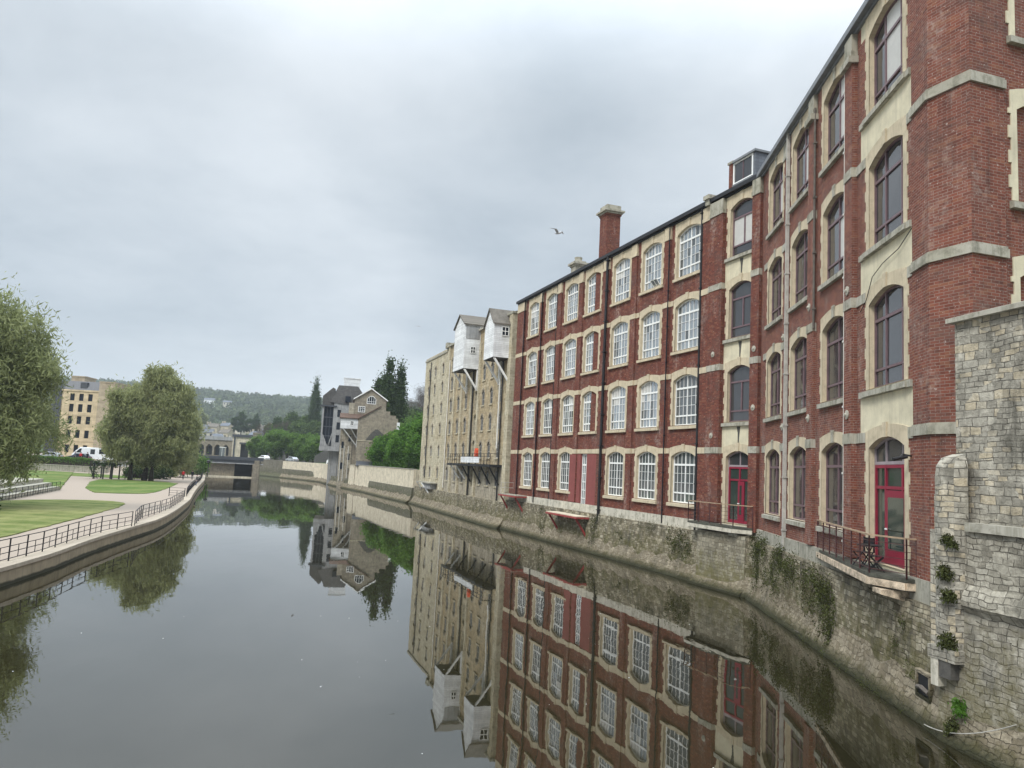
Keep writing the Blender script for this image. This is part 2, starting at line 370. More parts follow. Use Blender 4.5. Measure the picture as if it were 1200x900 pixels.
def link(name, data, parent=None, loc=(0, 0, 0), rz=0., rot=None, scale=None):
    o = bpy.data.objects.new(name, data); COL.objects.link(o); o.location = loc
    o.rotation_euler = rot if rot else (0, 0, rz)
    if scale: o.scale = scale
    if parent: o.parent = parent
    return o
def each(name, mats, parent, boxes, **kw):
    """one part for every box"""
    for b in boxes: MB().box(*b).build(name, mats, parent, **kw)
def tag(o, label=None, cat=None, group=None, kind=None):
    if label: o['label'] = label
    if cat: o['category'] = cat
    if group: o['group'] = group
    if kind: o['kind'] = kind
    return o
def thing(name, label, cat, loc=(0, 0, 0), rz=0., group=None):
    return tag(link(name, None, None, loc, rz), label, cat, group)
def copy_tree(o, parent=None, loc=None, rz=None, scale=None, label=None):
    c = o.copy(); COL.objects.link(c)
    if parent is not None: c.parent = parent
    if loc is not None: c.location = loc
    if rz is not None: c.rotation_euler = (0, 0, rz)
    if scale is not None: c.scale = scale
    if label: c['label'] = label
    for ch in list(o.children): copy_tree(ch, c)
    return c

# ------------------------------------------------------------------ foliage
def leaf_mesh(name, mat, C, A, B):
    """one rhombic leaf per row: centre, half long axis, half short axis"""
    n = len(C); V = np.stack([C - A, C + B, C + A, C - B], 1).reshape(-1, 3).astype(np.float32)
    me = bpy.data.meshes.new(name); me.vertices.add(4 * n); me.vertices.foreach_set('co', V.ravel())
    me.loops.add(4 * n); me.loops.foreach_set('vertex_index', np.arange(4 * n, dtype=np.int32))
    me.polygons.add(n); me.polygons.foreach_set('loop_start', np.arange(0, 4 * n, 4, dtype=np.int32))
    me.polygons.foreach_set('loop_total', np.full(n, 4, dtype=np.int32))
    me.materials.append(M[mat] if isinstance(mat, str) else mat); me.update(); me.validate(); return me
def unit(a): return a / np.maximum(np.linalg.norm(a, axis=1, keepdims=True), 1e-6)
def foliage(seed, blobs, clusters, per, leaf, wid, spread, droop=0., shell=.55, streak=0.):
    """leaf rows for clumps spread through the ellipsoids in blobs (cx,cy,cz,rx,ry,rz)"""
    r = np.random.default_rng(seed); blobs = np.array(blobs, float)
    w = blobs[:, 3] * blobs[:, 4] * blobs[:, 5]; w = w ** .75; k = r.choice(len(blobs), clusters, p=w / w.sum())
    d = unit(r.normal(size=(clusters, 3))); rad = r.random(clusters) ** (1 / 3) * (1 - shell) + shell * (.72 + .36 * r.random(clusters))
    P = blobs[k, :3] + d * blobs[k, 3:] * rad[:, None]
    size = .55 + .9 * r.random(clusters)
    ci = np.repeat(np.arange(clusters), per)
    off = r.normal(size=(len(ci), 3)) * spread * size[ci][:, None]
    off[:, 2] *= (1 + streak)
    C = P[ci] + off
    ax = r.normal(size=(len(ci), 3)); ax[:, 2] = ax[:, 2] * .6 - droop * 2.; ax = unit(ax)
    bx = unit(np.cross(ax, r.normal(size=(len(ci), 3))))
    s = (.6 + .8 * r.random(len(ci)))[:, None]
    return C, ax * leaf / 2 * s, bx * wid / 2 * s, P
def lumps(blobs, seed, n=14, k=.42, core=.42):
    """break smooth ellipsoids into uneven boughs"""
    rr = random.Random(seed); out = []
    for cx, cy, cz, rx, ry, rz in blobs:
        out.append((cx, cy, cz, rx * core, ry * core, rz * core))
        for i in range(n):
            v = Vector((rr.gauss(0, 1), rr.gauss(0, 1), rr.gauss(0, 1))).normalized() * rr.uniform(.5, .82); q = k * rr.uniform(.6, 1.25)
            out.append((cx + v.x * rx, cy + v.y * ry, cz + v.z * rz, rx * q, ry * q, rz * q * .8))
    return out
def trunk_mb(h, r0, limbs, seed, lean=.04, targets=None):
    rr = random.Random(seed); mb = MB()
    x = y = 0.; pts = []; rad = []
    for i in range(7):
        t = i / 6; pts.append((x, y, h * t)); rad.append(r0 * (1.25 if i == 0 else 1) * (1 - .72 * t)); x += rr.uniform(-1, 1) * lean * h / 3; y += rr.uniform(-1, 1) * lean * h / 3
    mb.tube(pts, rad, 9)
    for k in range(limbs):
        i = rr.randint(2, 5); p = Vector(pts[i])
        if targets is not None:
            q = Vector(targets[rr.randrange(len(targets))])
            if q.z < p.z + .3: q.z = p.z + rr.uniform(.6, 2.)
        else:
            a = rr.uniform(0, 6.28); q = p + Vector((math.cos(a), math.sin(a), rr.uniform(.4, 1.2))) * h * .35
        mid = p.lerp(q, .5) + Vector((rr.uniform(-.3, .3), rr.uniform(-.3, .3), rr.uniform(.1, .6))) * (h * .05)
        mb.tube([p, mid, q], [rad[i] * .5, rad[i] * .3, rad[i] * .09], 6)
    return mb
def tree(name, label, cat, loc, blobs, clusters, per, leaf, wid, spread, mat, trunk_h, trunk_r, seed, droop=0., shell=.55, streak=0., limbs=10, group=None, bark='bark'):
    t = thing(name, label, cat, loc, 0, group)
    C, A, B, P = foliage(seed, blobs, clusters, per, leaf, wid, spread, droop, shell, streak)
    link('crown', leaf_mesh('crown', mat, C, A, B), t)
    trunk_mb(trunk_h, trunk_r, limbs, seed, targets=P).build('trunk', [bark], t, smooth=True)
    return t
# ------------------------------------------------------------------ brick factory
SILL = [4.16, 9.00, 13.84, 18.68]; EAVE = 22.65
KINK = (13.33, 41.335)
ANG_A = math.atan2(-.9413, .3380); ANG_B = math.atan2(-.99665, -.08172)
def arch_pts(xl, xr, zs, rise, n=10):
    xc = (xl + xr) / 2; w = (xr - xl) / 2
    return [(xc + t * w, zs + rise * (1 - t * t)) for t in [-1 + 2 * i / n for i in range(n + 1)]]
def wall(mb, x0, x1, z0, z1, cols, y=0., m=0):
    """front sheet of a wall with arched openings cut out; cols = (left, right, [(bottom, spring, rise)])"""
    x = x0
    for xl, xr, ops in sorted(cols, key=lambda c: c[0]):
        if xl > x: mb.poly([(x, y, z0), (xl, y, z0), (xl, y, z1), (x, y, z1)], m)
        z = z0; prev = [(xl, z0), (xr, z0)]
        for zb, zs, rise in sorted(ops):
            mb.poly([(a, y, b) for a, b in prev] + [(xr, y, zb), (xl, y, zb)], m) if len(prev) == 2 else strip(mb, prev, zb, y, m)
            prev = arch_pts(xl, xr, zs, rise) if rise else [(xl, zs), (xr, zs)]
        if len(prev) == 2: mb.poly([(prev[0][0], y, prev[0][1]), (prev[1][0], y, prev[1][1]), (xr, y, z1), (xl, y, z1)], m)
        else: strip(mb, prev, z1, y, m)
        x = xr
    if x1 > x: mb.poly([(x, y, z0), (x1, y, z0), (x1, y, z1), (x, y, z1)], m)
def strip(mb, pts, ztop, y, m):
    for (a, b), (c, d) in zip(pts, pts[1:]): mb.poly([(a, y, b), (c, y, d), (c, y, ztop), (a, y, ztop)], m)
def reveal(mb, pts, y0, y1, m=0):
    for (a, b), (c, d) in zip(pts, pts[1:] + pts[:1]): mb.poly([(a, y0, b), (a, y1, b), (c, y1, d), (c, y0, d)], m)
def outline(xl, xr, zb, zs, rise): return [(xl, zb)] + (arch_pts(xl, xr, zs, rise) if rise else [(xl, zs), (xr, zs)]) + [(xr, zb)]

def surround_mesh(w, H, rise, side=.22, depth=.22, top=None, band=.21, mats=('cream', 'grey_stone'), key_m=0, sill=True, sill_m=0):
    """stone dressing round an opening of width w, spring height H (origin: middle of the sill top)"""
    mb = MB(); xl, xr = -w / 2, w / 2; pr = -.035; zt = H + rise + band if top is None else top
    ze = H + .54                                     # top edge of the string course beside the arch
    mb_out = outline(xl, xr, 0, H, rise)
    reveal(mb, mb_out[::-1], depth, pr)
    n = 0; z = 0.
    while z < ze - .02:
        h = min(.36, ze - z)
        s = side + (.10 if n % 2 else 0.)
        if top is None or z < ze - .5:
            if z < H - .01:
                z1 = min(z + h, H) if z + h > H - .12 else z + h
            else: z1 = z + h
            mb.box(xl - s, xl, pr, .0, z, z1); mb.box(xr, xr + s, pr, .0, z, z1); h = z1 - z
        z += h; n += 1
        if z >= H - .001: break
    K = 10; ts = [-1 + 2 * i / K for i in range(K + 1)]
    inn = arch_pts(xl, xr, H, rise, K)
    if top is None:
        out = [(t * (w / 2 + side + .02), ze + (zt + .18 - ze) * (1 - t * t)) for t in ts]
        for i in range(K): mb.prism_xz([inn[i], inn[i + 1], out[i + 1], out[i]], pr, 0.)
        mb.prism_xz([(xl - side - .02, H), (xl, H), (xl - side - .02, ze)], pr, 0.); mb.prism_xz([(xr, H), (xr + side + .02, H), (xr + side + .02, ze)], pr, 0.)
        kz = zt + .24
    else:
        out = [(t * (w / 2), top) for t in ts]
        for i in range(K): mb.prism_xz([inn[i], inn[i + 1], out[i + 1], out[i]], pr, 0.)
        mb.box(xl - side - .06, xl, pr, 0., H, top); mb.box(xr, xr + side + .06, pr, 0., H, top)
        kz = top
    mb.prism_xz([(-.12, H + rise - .02), (.12, H + rise - .02), (.16, kz), (-.16, kz)], pr - .045, pr - .002, key_m)
    if sill: mb.prism_yz([(-.15, -.25), (-.15, -.07), (depth - .02, -.002), (depth - .02, -.25)], xl - side - .08, xr + side + .08, sill_m)
    return mb.mesh('surround', mats)

def head_z(x, w, H, rise): return H + rise * (1 - (2 * x / w) ** 2)
def frame_mesh(w, H, rise, verts, horiz, depth=.2, border=.07, m='white', bar=.035, thick=()):
    """verts: (x, width, z0, z1 or None for up to the arch); horiz: (z, height)"""
    mb = MB(); y0, y1 = depth - .05, depth + .015
    xl, xr = -w / 2 + .004, w / 2 - .004
    mb.box(xl, xl + border, y0, y1, 0, H); mb.box(xr - border, xr, y0, y1, 0, H); mb.box(xl + border, xr - border, y0, y1, 0, border)
    K = 10
    if rise:
        a = arch_pts(xl, xr, H, rise - .004, K)
        for (p, q), (r_, s) in zip(a, a[1:]): mb.prism_xz([(p, q - border), (r_, s - border), (r_, s), (p, q)], y0, y1)
    else: mb.box(xl + border, xr - border, y0, y1, H - border, H)
    for x, wd, za, zb in verts:
        zb = (head_z(x, w, H, rise) - border * .6) if zb is None else zb
        t = .012 if wd < .05 else 0.
        mb.box(x - wd / 2, x + wd / 2, y0 + t + .004, y1 - .004, za, zb)
    for z, ht in horiz:
        t = .014 if ht < .05 else -.008
        mb.box(xl + border, xr - border, y0 + t + .006, y1 - .006, z - ht / 2, z + ht / 2)
    return mb.mesh('window', [m])
def pane_mesh(w, H, rise, xs, zs_, depth, seed, mat='glass_a', blind_or_sheen=None, skip=(), dim=()):
    """glass lights, each hung a hair out of true"""
    rr = random.Random(seed); mb = MB(); xs = [-w / 2 + .02] + list(xs) + [w / 2 - .02]; zs_ = [.02] + list(zs_)
    for i in range(len(xs) - 1):
        for j in range(len(zs_)):
            if (i, j) in skip: continue
            a, b = xs[i], xs[i + 1]; z0 = zs_[j]; last = j == len(zs_) - 1
            zl = zs_[j + 1] if not last else head_z(a, w, H, rise) - .03; zr = zs_[j + 1] if not last else head_z(b, w, H, rise) - .03
            e = [rr.gauss(0, .0028) for _ in range(4)]
            top = [(b, depth + e[2], zr)]
            if last and b - a > .6:
                top += [(a + (b - a) * f, depth + e[2] + (e[3] - e[2]) * (1 - f), head_z(a + (b - a) * f, w, H, rise) - .03) for f in (.75, .5, .25)]
            mb.poly([(a, depth + e[0], z0), (b, depth + e[1], z0)] + top + [(a, depth + e[3], zl)], 1 if blind_or_sheen and (i, j) in blind_or_sheen else 2 if (i, j) in dim else 0)
    return mb.mesh('pane', [mat, 'blind_or_sheen', 'glass_c'])

fac = thing('brick_factory', 'long four storey red brick factory with cream arched window surrounds rising from the river wall', 'factory', (KINK[0], KINK[1], 0), ANG_A)
DB = ANG_B - ANG_A; cB, sB = math.cos(DB), math.sin(DB)
def inB(x, y=0., z=0.): return (x * cB - y * sB, x * sB + y * cB, z)
def put(name, data, frame, x, y, z, parent=None):
    if frame == 'A': return link(name, data, parent or fac, (x, y, z))
    return link(name, data, parent or fac, inB(x, y, z), DB)

H0, RISE = 2.87, .33
COLA = [(-35.25, -32.8), (-30.8, -28.34), (-26.45, -23.95), (-22.3, -19.7), (-17.46, -14.91), (-12.99, -10.43), (-8.5, -5.78)]
COLB = [(2.07, 4.62), (6.34, 8.94), (10.82, 13.53)]
A8 = (-2.72, -.58); B4 = (15.72, 18.48)
def ops(skip=(), base=None):
    o = []
    for k, s in enumerate(SILL):
        if k in skip: continue
        zb = s + .25
        if base is not None and k == 0: zb = base
        o.append((zb, s + .25 + H0, RISE))
    return o
mb = MB()
colsA = []
for i, (a, b) in enumerate(COLA):
    if i == 3: colsA.append((a, b, ops(skip=(0,))))
    else: colsA.append((a, b, ops()))
# bay 4 on the ground floor: a plain square-headed slot instead of an arch
wall(mb, -38.4, -3.21, 8.6, EAVE, [(a, b, [q for q in o if q[0] > 8.6]) for a, b, o in colsA])
g = [(a, b, [q for q in o if q[0] < 8.6]) for a, b, o in colsA]
g[3] = (-22.1, -21.0, [(3.25, 7.44, 0)])
wall(mb, -38.4, -3.21, 2.2, 8.6, [c for c in g])
mb.build('facade_wall', ['brick'], fac)
mb = MB(); wall(mb, -3.21, 1.9, 2.2, EAVE, [(A8[0], A8[1], ops(base=3.6))]); mb.build('rendered_bay', ['render'], fac)
mb = MB(); wall(mb, .0, 14.9, 2.2, EAVE, [(a, b, ops()) for a, b in COLB]); mb.build('facade_wall', ['brick_pink'], fac, rz=DB)
mb = MB(); wall(mb, 14.9, 19.12, 2.2, EAVE, [(B4[0], B4[1], ops(base=3.6))])
mb.build('rendered_bay', ['render'], fac, rz=DB)
# brick margins beside the tall rendered bay windows
mb = MB()
for k, s in enumerate(SILL):
    z0, z1 = s + .02 if k else 3.5, s + .25 + H0 + .2
    each('brick_margin', ['brick_pink'], fac, [(14.9, B4[0] - .30, -.02, .02, z0, z1), (B4[1] + .28, 19.12, -.02, .02, z0, z1)], rz=DB)

mb = MB()
for k, s in enumerate(SILL):
    z0, z1 = s + .02 if k else 3.5, s + .25 + H0 + .2
    each('brick_margin', ['brick'], fac, [(-3.21, A8[0] - .3, -.02, .02, z0, z1), (A8[1] + .3, .2, -.02, .02, z0, z1)])


# windows of the white-barred range
thirds = [-.42, -.21, .0, .21, .42]
def win_a(w, variant, gm='glass_a', k=0, i=0):
    xs = [w * (q - 3) / 6 for q in range(1, 6)]; r2 = random.Random(variant * 13 + 5); bl, dm = set(), set()
    for q in range(6):
        for j in range(5):
            if r2.random() < (.16 if k < 3 else .08): dm.add((q, j))
    if r2.random() < .35: bl = {(q, j) for q in ((0, 1, 2) if r2.random() < .5 else (3, 4, 5)) for j in (3, 4) if r2.random() < .9}
    if (k, i) == (3, 0): dm |= {(0, 1), (0, 2), (1, 1), (1, 2), (1, 3), (0, 3), (4, 1)}
    hs = [.60, 1.24, 1.82, 2.36]
    fr = frame_mesh(w, H0, RISE, [(x, .075 if q == 2 else .02, 0.05, None) for q, x in enumerate(xs)], [(.60, .09), (1.24, .022), (1.82, .022), (2.36, .12)], m='white')
    pn = pane_mesh(w, H0, RISE, xs, hs, .2, variant, gm, bl, (), dm)
    return fr, pn
shape_cache = {}
def add_window(frame, x, z, fr, pn, su):
    o = put('window', fr, frame, x, 0, z)
    link('pane', pn, o); 
    if su is not None: link('surround', su, o)
    return o
for i, (a, b) in enumerate(COLA):
    w = b - a; xc = (a + b) / 2
    sur = surround_mesh(w, H0, RISE); sur_top = surround_mesh(w, H0, RISE, top=EAVE - SILL[3] - .25 - .01)
    for k, s in enumerate(SILL):
        su = sur_top if k == 3 else sur
        if i == 3:
            if k == 0: continue
            # left half glazed, right half bricked up
            gw = 1.42
            mbf = MB(); y0, y1 = .15, .215
            hh = lambda x: head_z(x, w, H0, RISE) - .02
            x0 = -w / 2
            for xx, wd in ((x0 + .035, .07), (x0 + gw - .03, .06), (x0 + gw / 3 + .02, .026), (x0 + 2 * gw / 3, .026)): mbf.box(xx - wd / 2, xx + wd / 2, y0, y1, 0, hh(xx) - .01)
            for z, ht in ((.04, .08), (.60, .11), (1.24, .028), (1.82, .028), (2.36, .15)): mbf.box(x0 + .07, x0 + gw - .06, y0 + .008, y1 - .008, z - ht / 2, z + ht / 2)
            K = 6; tt = [x0 + gw * q / K for q in range(K + 1)]
            for p, q in zip(tt, tt[1:]): mbf.prism_xz([(p, hh(p) - .08), (q, hh(q) - .08), (q, hh(q)), (p, hh(p))], y0 + .003, y1 - .003)
            fr = mbf.mesh('window', ['white'])
            mbp = MB(); rr = random.Random(k)
            for p in range(3):
                p0 = x0 + .02 + gw * p / 3; p1 = x0 + gw * (p + 1) / 3; zz = [.02, .6, 1.24, 1.82, 2.36]
                for q in range(5):
                    zt0 = zz[q + 1] if q < 4 else hh(p0); zt1 = zz[q + 1] if q < 4 else hh(p1); e = [rr.gauss(0, .003) for _ in range(4)]
                    mbp.poly([(p0, .2 + e[0], zz[q]), (p1, .2 + e[1], zz[q]), (p1, .2 + e[2], zt1), (p0, .2 + e[3], zt0)])
            o = add_window('A', xc, s + .25, fr, mbp.mesh('pane', ['glass_a']), su)
            mbi = MB(); pts = [(x0 + gw, 0)] + [(x0 + gw, hh(x0 + gw))] + [(x0 + gw + (w - gw) * q / 5, head_z(x0 + gw + (w - gw) * q / 5, w, H0, RISE)) for q in range(1, 6)] + [(w / 2, 0)]
            mbi.poly([(p, .10, q) for p, q in pts[::-1]]); mbi.poly([(x0 + gw, .1, 0), (x0 + gw, .1, hh(x0 + gw)), (x0 + gw, .25, hh(x0 + gw)), (x0 + gw, .25, 0)])
            mbi.build('brick_infill', ['brick'], o)
            continue
        fr, pn = win_a(w, i * 7 + k, 'glass_c' if k == 0 or (k, i) in ((1, 1), (1, 6)) else 'glass_a', k, i)  # ground-floor panes get darker glass, painting in the reflection of trees
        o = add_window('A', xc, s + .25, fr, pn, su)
        if i == 5 and k == 3:       # small hopper casement standing open
            hb = MB(); hb.box(-.02, .02, -.02, .02, 0, .5)
            c = MB()
            for xx in (0, .4, .8): c.box(xx - .02, xx + .02, -.02, .02, 0, .52)
            for zz in (0, .5): c.box(0, .8, -.019, .019, zz - .02, zz + .02)
            c.poly([(0, 0, 0), (.8, 0, 0), (.8, 0, .5), (0, 0, .5)], 1)
            ob = c.build('open_casement', ['white', 'glass_a'], o, loc=(.1, .13, .08)); ob.rotation_euler = (R(38), 0, 0)
# square slot window
mbf = MB(); w = 1.06
for xx, wd in ((-w / 2 + .035, .07), (w / 2 - .035, .07), (-.17, .026), (.17, .026)): mbf.box(xx - wd / 2, xx + wd / 2, .12, .19, 0, 4.16)
for z, ht in ((.05, .1), (.65, .05), (1.3, .05), (1.95, .05), (2.6, .05), (3.3, .14), (4.11, .1)): mbf.box(-w / 2 + .07, w / 2 - .07, .128, .182, z - ht / 2, z + ht / 2)
o = put('window', mbf.mesh('window', ['white']), 'A', -21.55, 0, 3.27)
pane_mb = MB(); 
for p in range(3):
    for q in range(6): 
        zz = [.02, .65, 1.3, 1.95, 2.6, 3.3, 4.15]; p0 = -w / 2 + w * p / 3; e = rr.gauss(0, .003)
        pane_mb.poly([(p0, .17 + e, zz[q]), (p0 + w / 3, .17 - e, zz[q]), (p0 + w / 3, .17 + e, zz[q + 1]), (p0, .17, zz[q + 1])])
pane_mb.build('pane', ['glass_a'], o)
sl = MB(); reveal(sl, outline(-.55, .55, -.02, 4.17, 0)[::-1], .2, 0., 1); sl.prism_yz([(-.12, -.2), (-.12, -.06), (.2, -.02), (.2, -.2)], -.62, .62, 0); sl.build('sill', ['whitewash', 'red_paint'], o)

# dark-framed windows of the near range
def win_b(w, vx, variant, blind_or_sheen=None):
    hs = [.62, 2.30]
    fr = frame_mesh(w, H0, RISE, [(x, .075, .04, None) for x in vx], [(.62, .08), (2.30, .10)], m='plum', border=.08)
    return fr, pane_mesh(w, H0, RISE, vx, hs, .2, variant, 'glass_b', blind_or_sheen)
blinds_or_sheen = {(0, 3): {(1, 1)}, (1, 3): {(1, 1)}, (2, 3): {(1, 1), (1, 2)}, (2, 2): {(1, 1)}, (1, 2): set(), (3, 3): {(1, 1), (1, 2)}}  # the rendered bay's top entry paints in a pale sky reflection
for i, (a, b) in enumerate(COLB):
    w = b - a; xc = (a + b) / 2
    sur = surround_mesh(w, H0, RISE, side=.2, sill_m=1, key_m=1); sur_top = surround_mesh(w, H0, RISE, side=.2, top=EAVE - SILL[3] - .26, sill_m=1, key_m=1)
    for k, s in enumerate(SILL):
        fr, pn = win_b(w, [.02], 100 + i * 5 + k, blinds_or_sheen.get((i, k)))
        add_window('B', xc, s + .25, fr, pn, sur_top if k == 3 else sur)
w = B4[1] - B4[0]; xc = (B4[0] + B4[1]) / 2
sur = surround_mesh(w, H0, RISE, side=.26, sill_m=1, key_m=0); sur_top = surround_mesh(w, H0, RISE, side=.26, top=EAVE - SILL[3] - .26, sill_m=1)
for k in (1, 2, 3):
    fr, pn = win_b(w, [-w * .16, w * .30], 140 + k, blinds_or_sheen.get((3, k)))
    add_window('B', xc, SILL[k] + .25, fr, pn, sur_top if k == 3 else sur)
w8 = A8[1] - A8[0]; xc8 = (A8[0] + A8[1]) / 2
sur8 = surround_mesh(w8, H0, RISE, side=.27, sill_m=1); sur8_top = surround_mesh(w8, H0, RISE, side=.27, top=EAVE - SILL[3] - .26, sill_m=1)
for k in (1, 2, 3):
    fr = frame_mesh(w8, H0, RISE, [(.0, .09, .62, 2.28)], [(.62, .09), (2.28, .10)], m='plum', border=.08)
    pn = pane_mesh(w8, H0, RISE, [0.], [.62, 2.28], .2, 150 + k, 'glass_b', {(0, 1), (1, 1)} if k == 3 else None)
    add_window('A', xc8, SILL[k] + .25, fr, pn, sur8_top if k == 3 else sur8)

# red doors with fanlights
def door_set(frame, xc, w, vx, dx0, dx1, zf=3.6, seed=0):
    Hd = SILL[0] + .25 + H0 - zf
    o = put('fanlight', frame_mesh(w, Hd, RISE, [(x, .07, Hd - .55, None) for x in vx], [(Hd - .5, .10)], m='plum_pale', border=.08), frame, xc, 0, zf)
    pm = MB(); xs = [-w / 2 + .02] + list(vx) + [w / 2 - .02]
    for p, q in zip(xs, xs[1:]):
        pm.poly([(p, .2, Hd - .5), (q, .2, Hd - .5), (q, .2, head_z(q, w, Hd, RISE) - .03), ((p + q) / 2, .2, head_z((p + q) / 2, w, Hd, RISE) - .03), (p, .2, head_z(p, w, Hd, RISE) - .03)])
    pm.build('pane', ['glass_b'], o)
    link('surround', surround_mesh(w, Hd, RISE, side=.27, mats=('cream', 'grey_stone'), sill=False), o)
    d = MB(); x0, x1 = -w / 2 + .085, w / 2 - .085
    zt = Hd - .56; zb = zt - .72
    for xx in [x0 + .05] + list(vx) + [x1 - .05]: d.box(xx - .05, xx + .05, .13, .2, 0.02, zt)
    for z in (zt - .05, zb): d.box(x0 + .1, x1 - .1, .137, .195, z - .05, z + .05)
    d.box(x0 + .1, x1 - .1, .138, .194, .03, .2)
    d.box(dx0, dx1, .125, .18, .05, zb - .08)
    do = d.build('door', ['red_door'], None); do.parent = fac; do.location = o.location.copy(); do.rotation_euler = o.rotation_euler.copy()
    g_ = MB(); g_.poly([(x0, .185, .02), (x1, .185, .02), (x1, .185, zt), (x0, .185, zt)]); g_.poly([(dx0 + .16, .12, .5), (dx1 - .2, .12, .5), (dx1 - .2, .12, zb - .3), (dx0 + .16, .12, zb - .3)])
    g_.build('pane', ['glass_d'], do)
    h = MB(); h.box(dx0 + .05, dx0 + .22, .06, .08, 1.08, 1.12); h.box(dx0 + .05, dx0 + .08, .08, .125, 1.07, 1.13); h.build('handle', ['white'], do)
door_set('B', xc, w, [-w * .16, w * .30], -w * .16 + .05, w * .30 + .32)
door_set('A', xc8, w8, [.0], -.12, .42)

# pilasters, string courses, caps
def pil(frame, x0, x1, pr, mat, z0=3.54, z1=21.75, cap=True, capmat='grey_stone', rz=0.):
    mb = MB(); mb.box(x0, x1, -pr, .05, z0, z1); mb.build('pilaster', [mat], fac, rz=DB if frame == 'B' else 0)
    mb = MB(); mb.box(x0 - .03, x1 + .03, -pr - .05, .04, z1, z1 + .22); mb.box(x0, x1, -pr - .02, .04, z1 + .22, EAVE)
    mb.build('stone_cap', [capmat], fac, rz=DB if frame == 'B' else 0)
    each('pilaster_band', [capmat], fac, [(x0 - .012, x1 + .012, -pr - .035, .04, s + 3.30, s + 3.66) for s in SILL[:3]], rz=DB if frame == 'B' else 0)
for a, b in ((-38.4, -36.3), (-32.3, -31.7), (-28.1, -27.25), (-23.6, -22.8), (-19.1, -18.05), (-14.5, -13.72), (-9.95, -9.2), (-5.45, -4.52)): pil('A', a, b, .12, 'brick', capmat='cream')
pil('A', -4.5, -3.18, .24, 'brick'); pil('A', -.2, .5, .42, 'brick', z0=3.3)
pil('B', 4.72, 5.42, .03, 'brick_pink'); pil('B', 9.2, 9.94, .16, 'brick_pink'); pil('B', 13.8, 14.56, .20, 'brick_pink')
mb = MB()
for s in SILL[:3]:
    xs = [-36.3, -35.55, -32.5, -32.3, -31.7, -31.1, -28.1, -27.25, -26.75, -23.65, -23.6, -22.8, -22.6, -19.4, -18.05, -17.75, -14.6, -14.5, -13.72, -13.3, -10.1, -9.95, -9.2, -8.8, -5.5, -5.45]
    for x0, x1 in ((-36.3, -35.6), (-32.49, -32.3), (-31.7, -31.12), (-27.25, -26.78), (-23.63, -23.6), (-22.8, -22.62), (-19.38, -19.1), (-18.05, -17.78), (-14.59, -14.5), (-13.72, -13.31), (-10.11, -9.95), (-9.2, -8.82)):
        if x1 - x0 > .05: each('string_course', ['cream'], fac, [(x0, x1, -.045, .02, s + 3.31, s + 3.65)])
each('string_course', ['cream'], fac, [(-22.8, -19.1, -.05, .02, SILL[0] + 3.31, SILL[0] + 3.65)])
mb = MB()
for s in SILL[:3]:
    for x0, x1 in ((1.2, 1.85), (4.82, 5.0), (8.96, 9.2), (13.55, 13.8), (14.56, 15.44), (18.76, 19.12)): each('string_course', ['grey_stone'], fac, [(x0, x1, -.05, .02, s + 3.31, s + 3.65)], rz=DB)
each('painted_brickwork', ['red_paint'], fac, [(-24.0, -22.82, -.135, -.1, 3.56, 7.4), (-20.95, -18.3, -.03, .02, 3.3, 7.42), (-23.95, -22.15, -.02, .02, 3.56, 7.42)])
# chipped grey stone sills of the rendered bays, drip stains
mb = MB()
each('sill_course', ['grey_stone'], fac, [(14.95, 19.05, -.10, .02, SILL[k] - .01, SILL[k] + .2) for k in (1, 2, 3)], rz=DB)
mb = MB()
each('sill_course', ['grey_stone'], fac, [(-3.2, -.2, -.10, .02, SILL[k] - .01, SILL[k] + .2) for k in (1, 2, 3)])
mb = MB()
for k in (1, 2, 3): MB().prism_xz([(xc8 - .16, SILL[k] - .03), (xc8 + .17, SILL[k] - .03), (xc8 + .1, SILL[k] - .5), (xc8 + .05, SILL[k] - 1.0), (xc8 - .04, SILL[k] - .98), (xc8 - .06, SILL[k] - .4)], -.006, .002).build('drip_stain', ['gable_dark'], fac)
mb = MB(); mb.box(-38.4, .3, -.13, .01, 2.75, 3.50); mb.build('plinth', ['whitewash'], fac)
mb = MB(); mb.box(.3, 19.1, -.10, .01, 2.6, 3.50); mb.build('plinth', ['concrete'], fac, rz=DB)
# eaves, gutter, roof
mb = MB(); mb.box(-38.6, .2, -.10, .3, EAVE, EAVE + .10); mb.box(-38.6, .1, -.30, -.06, EAVE + .12, EAVE + .36); mb.build('gutter', ['black'], fac)
mb = MB(); mb.box(.2, 19.3, -.10, .3, EAVE, EAVE + .12); mb.box(.15, 19.3, -.30, -.06, EAVE + .12, EAVE + .36); mb.build('gutter', ['lead'], fac, rz=DB)
mb = MB(); mb.prism_yz([(-.02, EAVE + .11), (5.6, EAVE + 1.6), (11.2, EAVE + .11)], -38.3, .6); roofA = mb.build('roof', ['slate'], fac)
mb = MB(); mb.prism_yz([(-.02, EAVE + .13), (5.6, EAVE + 1.6), (11.2, EAVE + .13)], .2, 19.0); roofB = mb.build('roof', ['slate'], fac, rz=DB)
mb = MB(); mb.box(-38.4, 2., 11., 11.3, 2.2, EAVE); mb.box(-38.4, -38.1, .03, 11., 2.2, EAVE); mb.build('rear_wall', ['brick'], fac)
mb = MB(); mb.box(-2.5, 20., 11., 11.3, 2.2, EAVE); mb.build('rear_wall', ['brick'], fac, rz=DB)
